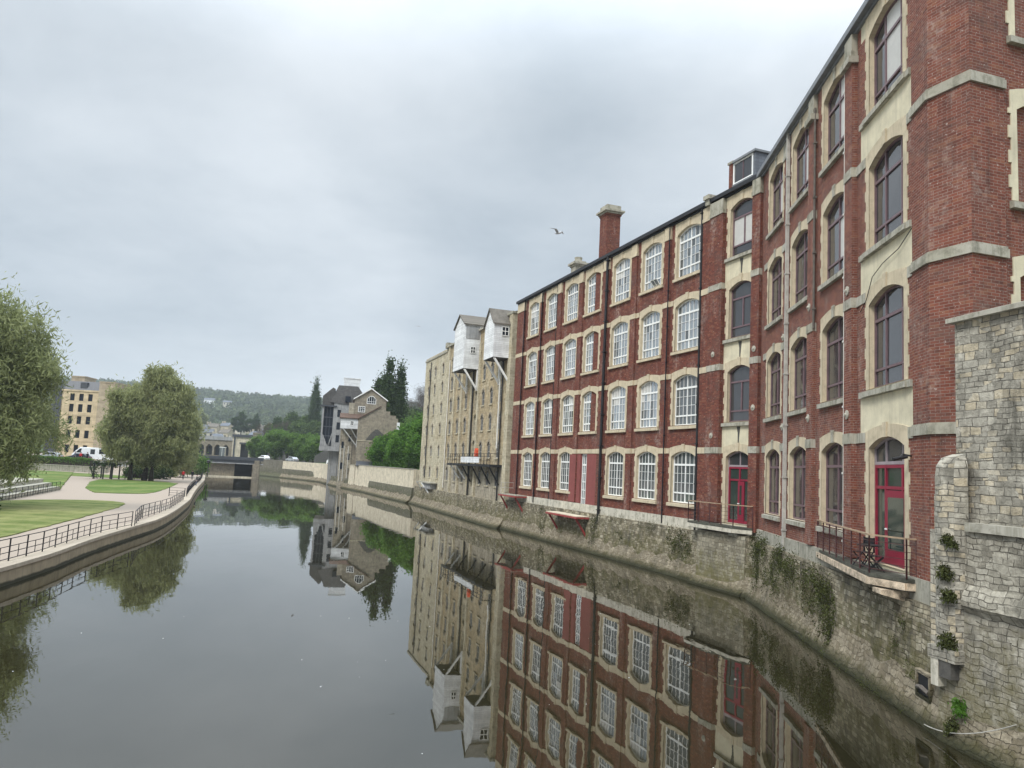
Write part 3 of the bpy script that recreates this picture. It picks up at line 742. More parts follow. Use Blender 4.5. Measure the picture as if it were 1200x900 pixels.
# chimneys
mb = MB(); mb.box(-.64, .64, -.64, .64, -2., 4.45); mb.box(-.70, .70, -.70, .70, 4.45, 4.6, 0); mb.box(-.78, .78, -.78, .78, 4.6, 4.75, 1); mb.box(-.92, .92, -.92, .92, 4.75, 4.9, 1); mb.box(-.66, .66, -.66, .66, 4.9, 5.35, 1)
ch = mb.build('chimney', ['brick', 'grey_stone'], roofA, loc=(-22.9, 2.2, EAVE + .6))
mb = MB(); mb.box(-.5, .5, -.5, .5, -2., 1.5); mb.box(-.6, .6, -.6, .6, 1.5, 1.66); mb.box(-.74, .74, -.74, .74, 1.66, 1.85); mb.box(-.55, .55, -.55, .55, 1.85, 2.0); mb.lathe([(.4, 2.0), (.34, 2.2), (.38, 2.42), (.2, 2.42)], n=10)
mb.build('chimney', ['grey_stone'], roofA, loc=(-30.0, 2.6, EAVE + .9))
# dormer over the rendered bay
dm = MB(); dm.box(-3.0, -2.65, -.02, 3.5, EAVE + .3, EAVE + 2.0, 0); dm.box(-3.08, -2.55, -.08, 3.5, EAVE + 2.0, EAVE + 2.14, 1)
dm.box(-.75, -.55, .0, 3.5, EAVE + .3, EAVE + 1.95, 2); dm.prism_yz([(-.1, EAVE + 1.95), (4., EAVE + 1.95), (4., EAVE + 2.05), (-.1, EAVE + 2.08)], -2.6, -.45, 3)
dm.box(-2.62, -.78, -.05, .3, EAVE + .3, EAVE + .62, 3)
dmo = dm.build('dormer', ['brick', 'grey_stone', 'slate_blue', 'lead'], fac)
dw = MB(); dw.box(-2.62, -2.52, .0, .1, EAVE + .62, EAVE + 1.95); dw.box(-.88, -.76, .0, .1, EAVE + .62, EAVE + 1.95); dw.box(-2.52, -.88, .004, .1, EAVE + .62, EAVE + .72); dw.box(-2.52, -.88, .004, .1, EAVE + 1.86, EAVE + 1.95); dw.poly([(-2.52, .06, EAVE + .72), (-.88, .06, EAVE + .72), (-.88, .06, EAVE + 1.86), (-2.52, .06, EAVE + 1.86)], 1)
dw.box(-1.74, -1.69, .03, .058, EAVE + .72, EAVE + 1.86, 2)
dw.build('dormer_window', ['white', 'glass_b', 'plum'], dmo)
mb = MB(); mb.box(-5.0, -4.4, -.45, .35, EAVE + .36, EAVE + .62); mb.box(-4.9, -4.5, -.35, .3, EAVE, EAVE + .36); mb.build('parapet_block', ['grey_stone'], fac)
each('corbel', ['grey_stone'], fac, [(13.7, 14.66, -.36, .02, 21.5, 21.75), (9.1, 10.04, -.32, .02, 21.5, 21.75)], rz=DB)
# downpipes
def pipe(frame, x, y, r, mat, z0, z1=EAVE + .2, square=False):
    mb = MB()
    if square: mb.box(x - r, x + r, y - r, y + r, z0, z1)
    else: mb.tube([(x, y, z0), (x, y, z1)], r, 8)
    z = z0 + .8
    while z < z1: mb.box(x - r * 1.5, x + r * 1.5, y - r * 1.25, y + r * 1.6, z, z + .07); z += 2.4
    return mb.build('downpipe', [mat], fac, rz=DB if frame == 'B' else 0)
pipe('A', -18.16, -.26, .105, 'black', 2.4); pipe('A', -28.22, -.09, .055, 'black', 2.9); pipe('A', -31.66, -.18, .05, 'rail', 3.0); pipe('A', -5.50, -.14, .075, 'black', 2.4); pipe('A', -9.25, -.17, .04, 'rail', 3.)
pipe('A', -36.25, -.19, .045, 'rail', 2.6)
pipe('B', 5.78, -.10, .075, 'pipe_grey', 3.0, square=True); pipe('B', 13.67, -.12, .055, 'pipe_white', 3.2, 22.)
pipe('B', 10.0, -.13, .05, 'bark_grey', 12.4, 22.)
# cast wall plates and a camera
mb = MB()
for x, z in ((14.15, 8.55), (14.15, 13.0), (14.15, 17.9)): mb.lathe([(.0, -.02), (.17, -.015), (.17, .02), (.06, .035), (.05, .08), (.0, .08)], n=14)
pl = MB(); pl.lathe([(.16, -.02), (.17, .02), (.07, .035), (.05, .09), (.01, .09)], n=14); plm = pl.mesh('wall_plate', ['grey_stone'])
for fr_, x, y_, z in (('B', 14.18, -.22, 8.5), ('B', 14.18, -.22, 13.0), ('B', 5.08, -.05, 8.6), ('B', 5.08, -.05, 12.9), ('B', 9.5, -.17, 13.4), ('B', 9.5, -.17, 8.7), ('A', .15, -.43, 13.1), ('A', .15, -.43, 9.9), ('A', -3.9, -.25, 13.3), ('A', -3.9, -.25, 8.5)):
    o = put('wall_plate', plm, fr_, x, y_, z); o.rotation_euler = (R(90), 0, DB if fr_ == 'B' else 0)
mb = MB(); mb.tube([(0, 0, 0), (0, -.25, .04), (0, -.3, -.04)], .03, 6); mb.tube([(0, -.12, -.02), (0, -.52, -.12)], .055, 10); put('security_camera', mb.mesh('security_camera', ['black']), 'B', 18.95, -.03, 6.95)
mb = MB(); mb.tube([(15.0, -.05, 12.05), (15.6, -.07, 12.35), (16.2, -.1, 13.0), (17.0, -.08, 13.25), (18.2, -.06, 13.4), (19.1, -.05, 13.75)], .014, 5); mb.build('cable', ['black'], fac, rz=DB)

# corner pier (splayed) and the end wall facing the bridge
def toA(P): 
    dx, dy = P[0] - KINK[0], P[1] - KINK[1]; c, s = math.cos(-ANG_A), math.sin(-ANG_A); return (dx * c - dy * s, dx * s + dy * c)
def toB(P):
    dx, dy = P[0] - KINK[0], P[1] - KINK[1]; c, s = math.cos(-ANG_B), math.sin(-ANG_B); return (dx * c - dy * s, dx * s + dy * c)
ANG_F = math.atan2(.30, .954); P2 = (12.12, 19.98)
def toBm(P, dx=0): return toB(P)
P0 = toB((11.80, 22.25)); P1 = toB((11.60, 21.15)); P2b = toB(P2); P3 = toB((P2[0] + 1.22 * math.cos(ANG_F), P2[1] + 1.22 * math.sin(ANG_F)))
P3b = toB((P2[0] + 1.22 * math.cos(ANG_F) - 1.5 * math.sin(ANG_F), P2[1] + 1.22 * math.sin(ANG_F) + 1.5 * math.cos(ANG_F)))
poly = [(P0[0], -.06), (P1[0], -.08), P2b, P3, P3b, (P0[0], P3b[1])]
mb = MB(); mb.prism_xy(poly[::-1], 1.9, 26.); mb.build('corner_pier', ['brick_pink'], fac, rz=DB)
def grow(poly, d):
    c = Vector((sum(p[0] for p in poly) / len(poly), sum(p[1] for p in poly) / len(poly))); out = []
    for p in poly: v = Vector(p) - c; out.append(tuple(c + v * (1 + d / v.length)))
    return out
mb = MB()
for s in SILL[:3]:
    mb = MB(); mb.prism_xy(grow(poly, .08)[::-1], s + 3.36, s + 3.61); mb.prism_xy(grow(poly, .04)[::-1], s + 3.612, s + 3.68)
    mb.build('pier_band', ['grey_stone'], fac, rz=DB)
mb = MB(); mb.prism_xy(grow(poly, .05)[::-1], 1.0, 3.52); mb.build('pier_base', ['concrete'], fac, rz=DB)
DF = ANG_F - ANG_A; q = toA(P2)
mb = MB(); blind_cols = [(1.78, 4.0), (5.9, 8.1)]
fo = [(s + .25, s + .25 + H0 - .2, .36) for s in SILL]
wall(mb, 1.2, 11., 2., 26., [(a, b, fo) for a, b in blind_cols], y=.10)
end = mb.build('end_wall', ['brick_pink'], fac, loc=(q[0], q[1], 0), rz=DF)
for a, b in blind_cols:
    for s in SILL:
        w_ = b - a; o = link('blind_window', surround_mesh(w_, H0 - .2, .36, side=.22, depth=.16, mats=('render', 'grey_stone'), sill_m=1), end, ((a + b) / 2, .10, s + .25))
        bi = MB(); bi.poly([(x, .14, z) for x, z in outline(-w_ / 2, w_ / 2, 0, H0 - .2, .36)[::-1]]); bi.build('brick_infill', ['brick_pink'], o)
mb = MB(); mb.tube([(1.26, .06, 2.), (1.26, .06, 26.)], .012, 6); mb.build('cable', ['black'], end)

# balconies of the two red doors
def balcony(frame, pts, z, rail_h, posts, mat_rail, edge_mat, slab_t=.22, rails=5, top_mat='handrail', gap_first=None):
    mb = MB(); mb.prism_xy(pts, z - .10, z); o = mb.build('balcony', ['timber_deck'], fac, rz=DB if frame == 'B' else 0)
    e = MB()
    for p, q in zip(pts, pts[1:]):
        p = Vector((p[0], p[1], 0)); q = Vector((q[0], q[1], 0)); e.bar(p + Vector((0, 0, z - .22)), q + Vector((0, 0, z - .22)), .10, .20)
    e.prism_xy([(x * .0 + x, y * .92) for x, y in pts], z - .36, z - .12, 1)
    e.build('edge_beam', [edge_mat, 'gable_dark'], o)
    r_ = MB(); path = [Vector((x, y * .96, z)) for x, y in pts]
    for p, q in zip(path, path[1:]):
        n = max(1, round((q - p).length / 1.15))
        for i in range(n + 1): c = p.lerp(q, i / n); r_.bar(c, c + Vector((0, 0, rail_h)), .04)
        for k in range(rails):
            zz = rail_h * (k + .7) / (rails + .6); r_.bar(p + Vector((0, 0, zz)), q + Vector((0, 0, zz)), .018)
    r_.build('balcony_railing', [mat_rail], o)
    h = MB()
    for p, q in zip(path, path[1:]): h.bar(p + Vector((0, 0, rail_h)), q + Vector((0, 0, rail_h)), .07, .045)
    h.build('handrail', [top_mat], o)
    return o
# near balcony: long splayed deck, world corners turned into the facade frame
nb = [(10.5, -.06), (18.2, -.98), (19.3, -.34), (19.3, -.05)]
bal = balcony('B', nb, 3.46, 1.12, 0, 'rail_brown', 'rust')
mb = MB(); mb.prism_yz([(-.05, 2.75), (-.9, 2.95), (-.9, 3.08), (-.05, 3.08)], 18.35, 18.95); mb.build('bracket', ['rust'], bal)
fb = [(-5.2, -.16), (-4.9, -1.05), (-.6, -1.05), (.3, -.45)]
bal2 = balcony('A', fb, 3.5, 1.15, 0, 'rail_brown', 'whitewash')
mb = MB(); mb.prism_yz([(-.1, 2.5), (-.8, 3.02), (-.8, 3.12), (-.1, 3.12)], -1.3, -.5); mb.build('bracket', ['concrete'], bal2)
# red steel loading platforms
def platform(x0, x1, z, proj, mat_top):
    mb = MB(); mb.box(x0, x1, -proj, -.15, z - .06, z, 1); mb.box(x0 - .04, x1 + .04, -proj - .05, -proj + .03, z - .2, z - .062, 0); mb.box(x0 - .04, x0 + .06, -proj + .03, -.15, z - .2, z - .062, 0); mb.box(x1 - .06, x1 + .04, -proj + .03, -.15, z - .2, z - .062, 0)
    o = mb.build('loading_platform', ['red_steel', mat_top], fac)
    for x in (x0 + .35, x1 - .35):
        b = MB(); b.bar((x, -proj + .1, z - .2), (x, -.18, z - 1.75), .12, .14); br_ = b.build('brace', ['red_steel'], None); br_.parent = o
        MB().box(x - .14, x + .14, -.3, -.14, z - 1.95, z - 1.55).build('brace_plate', ['red_steel'], o)
    return o
platform(-38.2, -33.4, 3.5, 1.25, 'concrete'); platform(-25.6, -19.6, 2.62, 1.35, 'cream_wall')
mb = MB()
for x in (-38.0, -36.9): mb.tube([(x, -1.1, 3.5), (x, -1.1, 4.6)], .025, 6)
for z in (4.1, 4.6): mb.tube([(-38., -1.1, z), (-36.9, -1.1, z), (-36.9, -.2, z)], .022, 6)
mb.build('guard_rail', ['pipe_grey'], fac)
# ------------------------------------------------------------------ river walls
def run_wall(name, label, cat, path, ztop, mat, foot=.55, foot_mat='ledge', foot_z=.42, thick=1.2, coping=None, seed=1, jitter=.05):
    """battered masonry river wall along a plan path (water on the left of the direction of travel)"""
    root = thing(name, label, cat, (path[0][0], path[0][1], 0)); ox, oy = path[0]
    rr = random.Random(seed)
    P = [Vector((x - ox, y - oy)) for x, y in path]
    pts = []
    for p, q in zip(P, P[1:]):
        n = max(1, int((q - p).length / .7)); pts += [p.lerp(q, i / n) for i in range(n)]
    pts.append(P[-1]); N = []
    for i in range(len(pts)):
        d = (pts[min(i + 1, len(pts) - 1)] - pts[max(i - 1, 0)]).normalized(); N.append(Vector((-d.y, d.x)))
    mb = MB(); prof = []
    for i, (p, n) in enumerate(zip(pts, N)):
        j = [rr.uniform(-jitter, jitter) for _ in range(4)]
        row = [(p + n * (.22 + j[0]), -1.), (p + n * (.16 + j[0]), .45), (p + n * (.08 + j[1]), 1.6), (p + n * (.0), ztop), (p - n * thick, ztop), (p - n * thick, -1.)]
        prof.append([(a.x, a.y, z) for a, z in row])
    for a, b in zip(prof, prof[1:]):
        for k in range(5): mb.poly([a[k], b[k], b[k + 1], a[k + 1]])
    mb.poly(prof[0][::-1]); mb.poly(prof[-1])
    mb.build('wall_face', [mat], root)
    fb = MB(); pr = []
    for i, (p, n) in enumerate(zip(pts, N)):
        j = rr.uniform(-.12, .12); h = foot_z + rr.uniform(-.1, .1)
        j *= .35; h = foot_z; row = [(p + n * .10, h + .70 + rr.uniform(-.12, .12)), (p + n * (.14 + (foot - .14) * .30 + rr.uniform(-.03, .03)), h * 1.3 + rr.uniform(-.06, .06)), (p + n * (.14 + (foot - .14) * .66), h * .6 + rr.uniform(-.05, .05)), (p + n * (foot + j), .03 + rr.uniform(-.03, .05)), (p + n * (foot + j + .08), -.8), (p + n * .1, -.8)]
        pr.append([(a.x, a.y, z) for a, z in row])
    for a, b in zip(pr, pr[1:]):
        for k in range(5): fb.poly([a[k], b[k], b[k + 1], a[k + 1]])
    fb.poly(pr[0][::-1]); fb.poly(pr[-1])
    fb.build('footing', [foot_mat], root)
    if coping:
        cm, h, ov = coping; cb = MB()
        for p, q, n, n2 in zip(pts, pts[1:], N, N[1:]):
            a, b, c, d = p + n * ov, q + n2 * ov, q - n2 * .5, p - n * .5
            cb.idx([(v.x, v.y, z) for z in (ztop + .004, ztop + h) for v in (a, b, c, d)], [(3, 2, 1, 0), (4, 5, 6, 7), (0, 1, 5, 4), (1, 2, 6, 5), (2, 3, 7, 6), (3, 0, 4, 7)])
        cb.build('coping', [cm], root)
    return root
def ab(s, off=0.):  # facade A line, off towards the river
    return (KINK[0] + .338 * s - .9413 * off, KINK[1] - .9413 * s - .338 * off)
def bb(s, off=0.): return (KINK[0] - .0817 * s - .9967 * off, KINK[1] - .9967 * s + .0817 * off)
# paths run upstream to downstream reversed: from the bridge end to the far end would put water on the left
run_wall('river_wall', 'mossy rubble river wall under the brick factory with a muddy footing at the water', 'wall',
         [(12.25, 14.), (11.55, 17.5), (11.28, 19.3), bb(20.9, .22), bb(15, .25), bb(8, .22), bb(1.0, .28), ab(-2.2, .5), ab(-8, .28), ab(-20, .28), ab(-38.6, .35)], 2.9, 'rubble', foot=.5)
m1 = MB()
bw = tag(link('wall_buttress', None), 'pale stone buttress of the river wall under the far red door balcony', 'buttress')
bw.location = (ab(-1.6, .4)[0], ab(-1.6, .4)[1], 0); bw.rotation_euler = (0, 0, ANG_A)
b_ = MB(); b_.prism_yz([(.6, -1), (-.42, -1), (-.36, 3.05), (.6, 3.05)], -2.7, 1.75); b_.build('buttress_face', ['rubble_grey'], bw)
b_ = MB(); b_.prism_yz([(.5, -.8), (-.85, -.8), (-.8, .10), (-.42, .46), (.5, .46)], -2.9, 1.9); b_.build('footing', ['ledge'], bw)

# abutment of the bridge at the right, with its round-topped buttress
W0, W1 = Vector((11.35, 19.5)), Vector((11.75, 17.6)); wd = (W1 - W0).normalized(); ANG_W = math.atan2(wd.y, wd.x)
ar = thing('stone_abutment', 'tall grey and cream stone bridge abutment with sloping coping at the right edge', 'wall', (W0.x, W0.y, 0), ANG_W)
mb = MB(); mb.box(0, 8., .0, 1.2, 5.25, 10.3); mb.build('upper_wall', ['abut'], ar)
mb = MB(); mb.prism_yz([(-.42, -1.), (-.26, 5.05), (1.2, 5.05), (1.2, -1.)], -.25, 8.); mb.build('lower_wall', ['abut_low'], ar)
mb = MB(); mb.box(.62, 8., -.36, .05, 5.05, 5.26); mb.build('string_ledge', ['grey_stone'], ar)
mb = MB(); mb.prism_yz([(-.16, 10.3), (-.16, 10.42), (.5, 10.62), (1.3, 10.62), (1.3, 10.3)], -.14, 8.); mb.build('coping', ['grey_stone'], ar)
mb = MB(); mb.prism_yz([(-.3, 3.1), (-.48, 3.3), (-.46, 3.5), (-.25, 3.85)], .6, 8.); mb.build('lower_ledge', ['abut_low'], ar)
mb = MB(); n = 12
def halfring(cx, r, y0, z): return [(cx + r * math.cos(math.pi + math.pi * k / n), y0 + r * .95 * math.sin(math.pi + math.pi * k / n), z) for k in range(n + 1)]
rings = [halfring(.12, .44, -.18, 2.2), halfring(.12, .44, -.18, 6.35), halfring(.12, .42, -.16, 6.62), halfring(.12, .33, -.12, 6.82), halfring(.12, .14, -.05, 6.92)]
for a, b in zip(rings, rings[1:]):
    for k in range(n): mb.poly([a[k], a[k + 1], b[k + 1], b[k]])
mb.poly(rings[-1]); mb.box(-.42, -.16, -.30, .1, 2.2, 5.9); mb.box(-.62, -.42, -.26, .1, 1.2, 5.0); mb.box(-.32, .56, -.62, 0, 1.9, 2.2)
mb.build('buttress', ['abut'], ar)
mb = MB(); mb.box(-.24, .0, -.60, .0, 1.25, 1.9); mb.build('repair_block', ['whitewash'], ar)
mb = MB(); mb.box(.03, .4, -.60, -.3, 1.5, 1.895); mb.build('socket', ['gable_dark'], ar)
dr = thing('drain_outlet', 'dark square drain hole with a stone frame low in the river wall', 'drain', (bb(20.6, .46)[0], bb(20.6, .46)[1], .55), ANG_B)
mb = MB(); mb.box(-.42, .42, -.03, .1, 0, .08); mb.box(-.42, .42, -.03, .1, .62, .7); mb.box(-.42, -.34, -.03, .1, .08, .62); mb.box(.34, .42, -.03, .1, .08, .62); mb.build('frame', ['ledge'], dr)
mb = MB(); mb.box(-.34, .34, .02, .09, .08, .62); mb.build('opening', ['black'], dr)
mb = MB(); mb.tube([(-.3, -.02, .25), (.0, -.06, .3), (.33, -.02, .22)], .06, 6); mb.build('branch', ['bark_grey'], dr)
mb = MB(); pts = []
for i in range(15):
    t = i / 14; pts.append((10.75 + 1.0 * t * t * .5 + .12 * t, 20.0 - 2.6 * t, .16 + .85 * t * t))
mb.tube(pts, .012, 6); tag(mb.build('mooring_rope', ['pipe_grey']), 'pale rope sagging along the foot of the stone abutment', 'rope')

run_wall('river_wall', 'stained rubble wall at the foot of the yellow stone mill', 'wall', [ab(-38.6, .4), (-.9, 78.8), (-13.9, 117.4)], 2.6, 'rubble', foot=.9, seed=3)
cp = [(-14.2, 117.6), (-19.9, 131.5), (-26., 147.), (-32.2, 160.5), (-33.2, 162.6)]
run_wall('river_wall', 'tall pale streaked concrete river wall with green bushes behind it, nearest part', 'wall', cp, 5.05, 'cream_wall', foot=.9, coping=('concrete', .1, .08), seed=4)
# old rubble lower half of that wall
def facing(label, path, ztop, mat, seed): return run_wall('wall_facing', label, 'wall', path, ztop, mat, foot=.95, thick=.3, seed=seed, jitter=.05)
facing('mossy rubble skirt along the foot of the pale concrete river wall', [(-14.32, 117.55), (-20.02, 131.45), (-26.1, 146.9)], 2.3, 'rubble_dark', 5)
run_wall('river_wall', 'cream streaked concrete river wall beyond the grey tower', 'wall', [(-43.2, 187.), (-47.5, 199.), (-56., 211.), (-64.5, 222.)], 4.75, 'cream_wall', foot=.9, seed=6)
run_wall('river_wall', 'dark ivy topped river wall between the bridge and the cream wall', 'wall', [(-64.6, 222.2), (-74., 233.), (-80., 239.)], 4.9, 'rubble_dark', foot=.9, seed=8, foot_mat='rubble_dark')
facing('dark stone skirt below the far cream concrete wall', [(-49.6, 202.), (-56.1, 210.85), (-64.6, 221.9)], 2.6, 'rubble_dark', 9)

run_wall('river_wall', 'dark mossy stone wall at the foot of the grey tower and gabled mill house', 'wall', [(-33.3, 162.9), (-38.6, 175.), (-43.1, 186.8)], 2.1, 'rubble_dark', foot=.8, seed=12, thick=.4)
# ------------------------------------------------------------------ yellow stone mill
ML = (-.3, 78.8); MA = math.atan2(-.947, .322)
mill = thing('stone_mill', 'six storey yellow stone mill with rows of small arched windows and two white hoist towers', 'mill', (ML[0], ML[1], 0), MA)
LEN = 40.4; ROWS = [4.9, 7.9, 10.95, 13.85, 16.75, 19.35]; MT = 21.9
def mwin(w, h): return (w, h)
secs = [(-LEN, -25.2, 'mill_pale', [-37.4, -33.6, -29.0], .82, 1.45), (-25.2, -13.9, 'mill', [-23.7, -19.9, -16.3], .95, 1.75), (-13.9, .9, 'mill', [-11.9, -9.0, -5.9, -2.8, -.35], .95, 1.75)]
win_cache = {}
def mill_window(w, h):
    if (w, h) in win_cache: return win_cache[(w, h)]
    r_ = w * .45; H = h - r_
    fr = frame_mesh(w, H, r_, [(0, .04, .04, None)], [(H * .5, .04), (H, .045)], depth=.11, border=.045, m='mill_frame')
    pn = MB(); pn.poly([(x, .11, z) for x, z in outline(-w / 2, w / 2, 0, H, r_)[::-1]])
    su = MB(); reveal(su, outline(-w / 2, w / 2, 0, H, r_)[::-1], .3, 0.)
    su.box(-w / 2 - .12, w / 2 + .12, -.10, .05, -.16, -.003, 1)
    K = 8; inn = arch_pts(-w / 2, w / 2, H, r_, K); out = [(x * 1.45, H + (z - H) * 1.4 + .06) for x, z in inn]
    for i in range(K): su.prism_xz([inn[i], inn[i + 1], out[i + 1], out[i]], -.05, .02, 2)
    win_cache[(w, h)] = (fr, pn.mesh('pane', ['glass_far']), su.mesh('surround', ['gable', 'mill_pale', 'gable']), H, r_)
    return win_cache[(w, h)]
for x0, x1, mat, cols, w, h in secs:
    fr, pn, su, H, r_ = mill_window(w, h)
    cc = [(c - w / 2, c + w / 2, [(z - h / 2, z - h / 2 + H, r_) for z in ROWS]) for c in cols]
    if x0 == -13.9:
        cc[0] = (-11.9 - .62, -11.9 + .62, [(z - 1.25, z + .75, .4) for z in ROWS[:5]])
        cc[-1] = (cols[-1] - w / 2, cols[-1] + w / 2, [(ROWS[k] - h / 2, ROWS[k] - h / 2 + H, r_) if k != 1 else (6.35, 8.5, .4) for k in range(6)])
    mb = MB(); wall(mb, x0, x1, 6.2, MT, [(a, b, [q for q in o if q[0] > 6.2]) for a, b, o in cc]); mb.build('facade_wall', [mat], mill)
    mb = MB(); wall(mb, x0, x1, .5, 6.2, [(a, b, [q for q in o if q[0] < 6.2]) for a, b, o in cc]); mb.build('base_wall', ['mill_pale' if mat == 'mill_pale' else 'gable_light'], mill)
    for ci, c in enumerate(cols):
        for k, z in enumerate(ROWS):
            if x0 == -13.9 and ci == 0:
                if k > 4: continue
                d = MB(); d.box(-.62, .62, .26, .3, 0, 2.4); reveal(d, outline(-.62, .62, 0, 2.0, .4)[::-1], .27, 0., 1); d.build('loading_door', ['gable_dark', 'mill_pale'], mill, loc=(c, 0, z - 1.25)); continue
            if x0 == -13.9 and ci == 4 and k == 1:
                d = MB(); d.box(-w / 2, w / 2, .26, .3, 0, 2.55); reveal(d, outline(-w / 2, w / 2, 0, 2.15, .4)[::-1], .27, 0., 1); d.build('door', ['gable_dark', 'mill_pale'], mill, loc=(c, 0, 6.35)); continue
            o = link('window', fr, mill, (c, 0, z - h / 2)); link('pane', pn, o); link('surround', su, o)
mb = MB()
for x in (-25.3, -21.8, -18.0, -13.6, -10.6): mb.box(x - .28, x + .28, -.22, .02, .6, 20.4 if x > -25 else MT)
mb.box(-.2, .9, -.25, .03, .6, MT + .2)
mb.build('pilaster', ['mill_pale'], mill)
mb = MB(); mb.box(-LEN - .1, -27., -.12, .5, MT - .5, MT - .25); mb.box(-27., 1., -.3, .5, MT, MT + .22); mb.build('cornice', ['grey_stone'], mill)
mb = MB(); mb.prism_yz([(-.05, MT + .22), (5., MT + 1.7), (10, MT + .22)], -27, 1.); mb.prism_yz([(-.05, MT - .25), (5., MT + 1.2), (10, MT - .25)], -LEN, -27.02); mb.build('roof', ['slate'], mill)
mb = MB(); mb.box(-LEN, .9, 9.7, 10., .5, MT); mb.box(-LEN, -LEN + .3, .02, 9.7, .5, MT - .3); mb.box(.6, .9, .02, 9.7, .5, MT); mb.build('side_walls', ['mill_pale'], mill)
mb = MB(); mb.box(-27.4, -26.5, -.3, .6, MT, MT + .75); mb.build('parapet_block', ['grey_stone'], mill)
for x, r0, za, zb in ((-1.75, .08, 1.2, 18.), (-36.1, .07, 4., 21.), (-12.9, .1, 1., 19.)): MB().tube([(x, -.16, za), (x, -.16, zb)], r0, 7).build('downpipe', ['black'], mill)
for x, y, r0, za, zb in ((-25.0, -.12, .07, 3., 20.), (-2.15, -.3, .09, 8., 17.5)): MB().tube([(x, y, za), (x, y, zb)], r0, 7).build('downpipe', ['pipe_white'], mill)
def hoist(x0, x1, proj, z0, ze, zr, hatch):
    xm = (x0 + x1) / 2; mb = MB()
    mb.prism_xz([(x0, z0), (x1, z0), (x1, ze), (xm, zr), (x0, ze)], -proj, .6)
    o = mb.build('hoist_tower', ['boards'], mill)
    r_ = MB()
    for a, b in (((x0 - .18, ze - .2), (xm, zr + .02)), ((xm, zr + .02), (x1 + .18, ze - .2))):
        r_.prism_xz([a, b, (b[0], b[1] + .14), (a[0], a[1] + .14)], -proj - .18, 1.6)
    r_.build('roof', ['slate'], o)
    for x in (x0 + .15, x1 - .15): MB().bar((x, -proj + .15, z0), (x, -.1, z0 - 2.4), .2, .2).build('brace', ['white'], o)
    for x in (x0 + .15, x1 - .15): MB().bar((x, -.12, z0), (x, -.12, z0 - 2.5), .2, .2).build('wall_post', ['white'], o)
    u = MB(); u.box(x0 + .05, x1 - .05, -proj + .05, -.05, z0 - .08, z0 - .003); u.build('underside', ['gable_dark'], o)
    for (za, zb, ya, yb, m) in hatch:
        w = MB(); w.box(x1 + .003, x1 + .05, -ya, -yb, za, zb, m)
        if m == 1:
            for f in (.0, .5, 1.): y = -ya + (ya - yb) * f; w.box(x1 + .05, x1 + .075, y - .035, y + .035, za, zb, 2)
            for f in (0., .5, 1.): z = za + (zb - za) * f; w.box(x1 + .05, x1 + .08, -ya, -yb, z - .035, z + .035, 2)
        w.build('window' if m else 'hatch', ['clad', 'glass_far', 'white'], o)
    return o
hoist(-16.1, -11.4, 1.95, 17.35, 22.7, 23.95, [(20.9, 22.4, 1.8, .15, 0), (19.2, 19.95, 1.15, .6, 1)])
hoist(-3.2, .1, 1.95, 17.3, 20.9, 22.5, [(19.6, 20.5, 1.1, .4, 1)])
mb = MB(); mb.prism_xz([(-9.8, MT), (-4., MT), (-4., MT + .9), (-9.8, MT + 1.2)], .3, 2.); mb.build('parapet', ['mill'], mill)
# long dark balcony
mb = MB(); mb.box(-18.6, -.9, -1.35, -.02, 6.02, 6.28); ba = mb.build('balcony', ['black'], mill)
r_ = MB()
for i in range(17): x = -18.5 + 17.5 * i / 16; r_.bar((x, -1.3, 6.28), (x, -1.3, 7.4), .05)
for z in (6.7, 7.1, 7.4): r_.bar((-18.5, -1.3, z), (-1., -1.3, z), .035)
for x in (-18.5, -1.): r_.bar((x, -1.3, 7.4), (x, -.05, 7.4), .04)
r_.build('balcony_railing', ['rail'], ba)
for x in (-12., -8., -4.5, -1.5): MB().bar((x, -1.2, 6.0), (x, -.1, 4.2), .14).build('strut', ['black'], ba)
for x in (-17.3, -14.6): MB().bar((x, -1.2, 6.0), (x, -.1, 4.5), .14).build('strut', ['white'], ba)
each('screen_panel', ['boards'], ba, [(-12.2 + i * 1.25, -11.05 + i * 1.25, -1.36, -1.33, 6.4, 7.05) for i in range(6)])
mb = MB(); mb.box(-37., -28.5, -1.15, -.02, 3.35, 3.5); lb = mb.build('landing', ['concrete'], mill)
MB().bar((-33.5, -1.1, 3.35), (-30., -.1, 1.2), .16).build('strut', ['white'], lb); MB().bar((-36.6, -1.1, 3.35), (-36.6, -.1, 2.), .12).build('strut', ['white'], lb)
s = MB(); s.box(-33.6, -29., -.9, -.1, 2.6, 3.34); s.build('enclosure', ['clad'], lb)
lh = thing('lifebuoy_housing', 'small orange lifebuoy housing on the long dark balcony of the stone mill', 'lifebuoy', (0, 0, 0))
lh.parent = None
c, s_ = math.cos(MA), math.sin(MA); lx, ly = -6.6, -1.15
lh.location = (ML[0] + c * lx - s_ * ly, ML[1] + s_ * lx + c * ly, 6.28); lh.rotation_euler = (0, 0, MA)
M['orange'] = plain('faded_orange_plastic', (.62, .085, .03), .5, .4, .08)
mb = MB(); mb.prism_xz([(-.34, .75), (.34, .75), (.4, 1.1), (.36, 1.5), (.2, 1.72), (-.2, 1.72), (-.36, 1.5), (-.4, 1.1)], -.14, .1); mb.build('cover', ['orange'], lh)
mb = MB(); mb.box(-.05, .05, -.05, .05, 0, .75); mb.build('post', ['black'], lh)

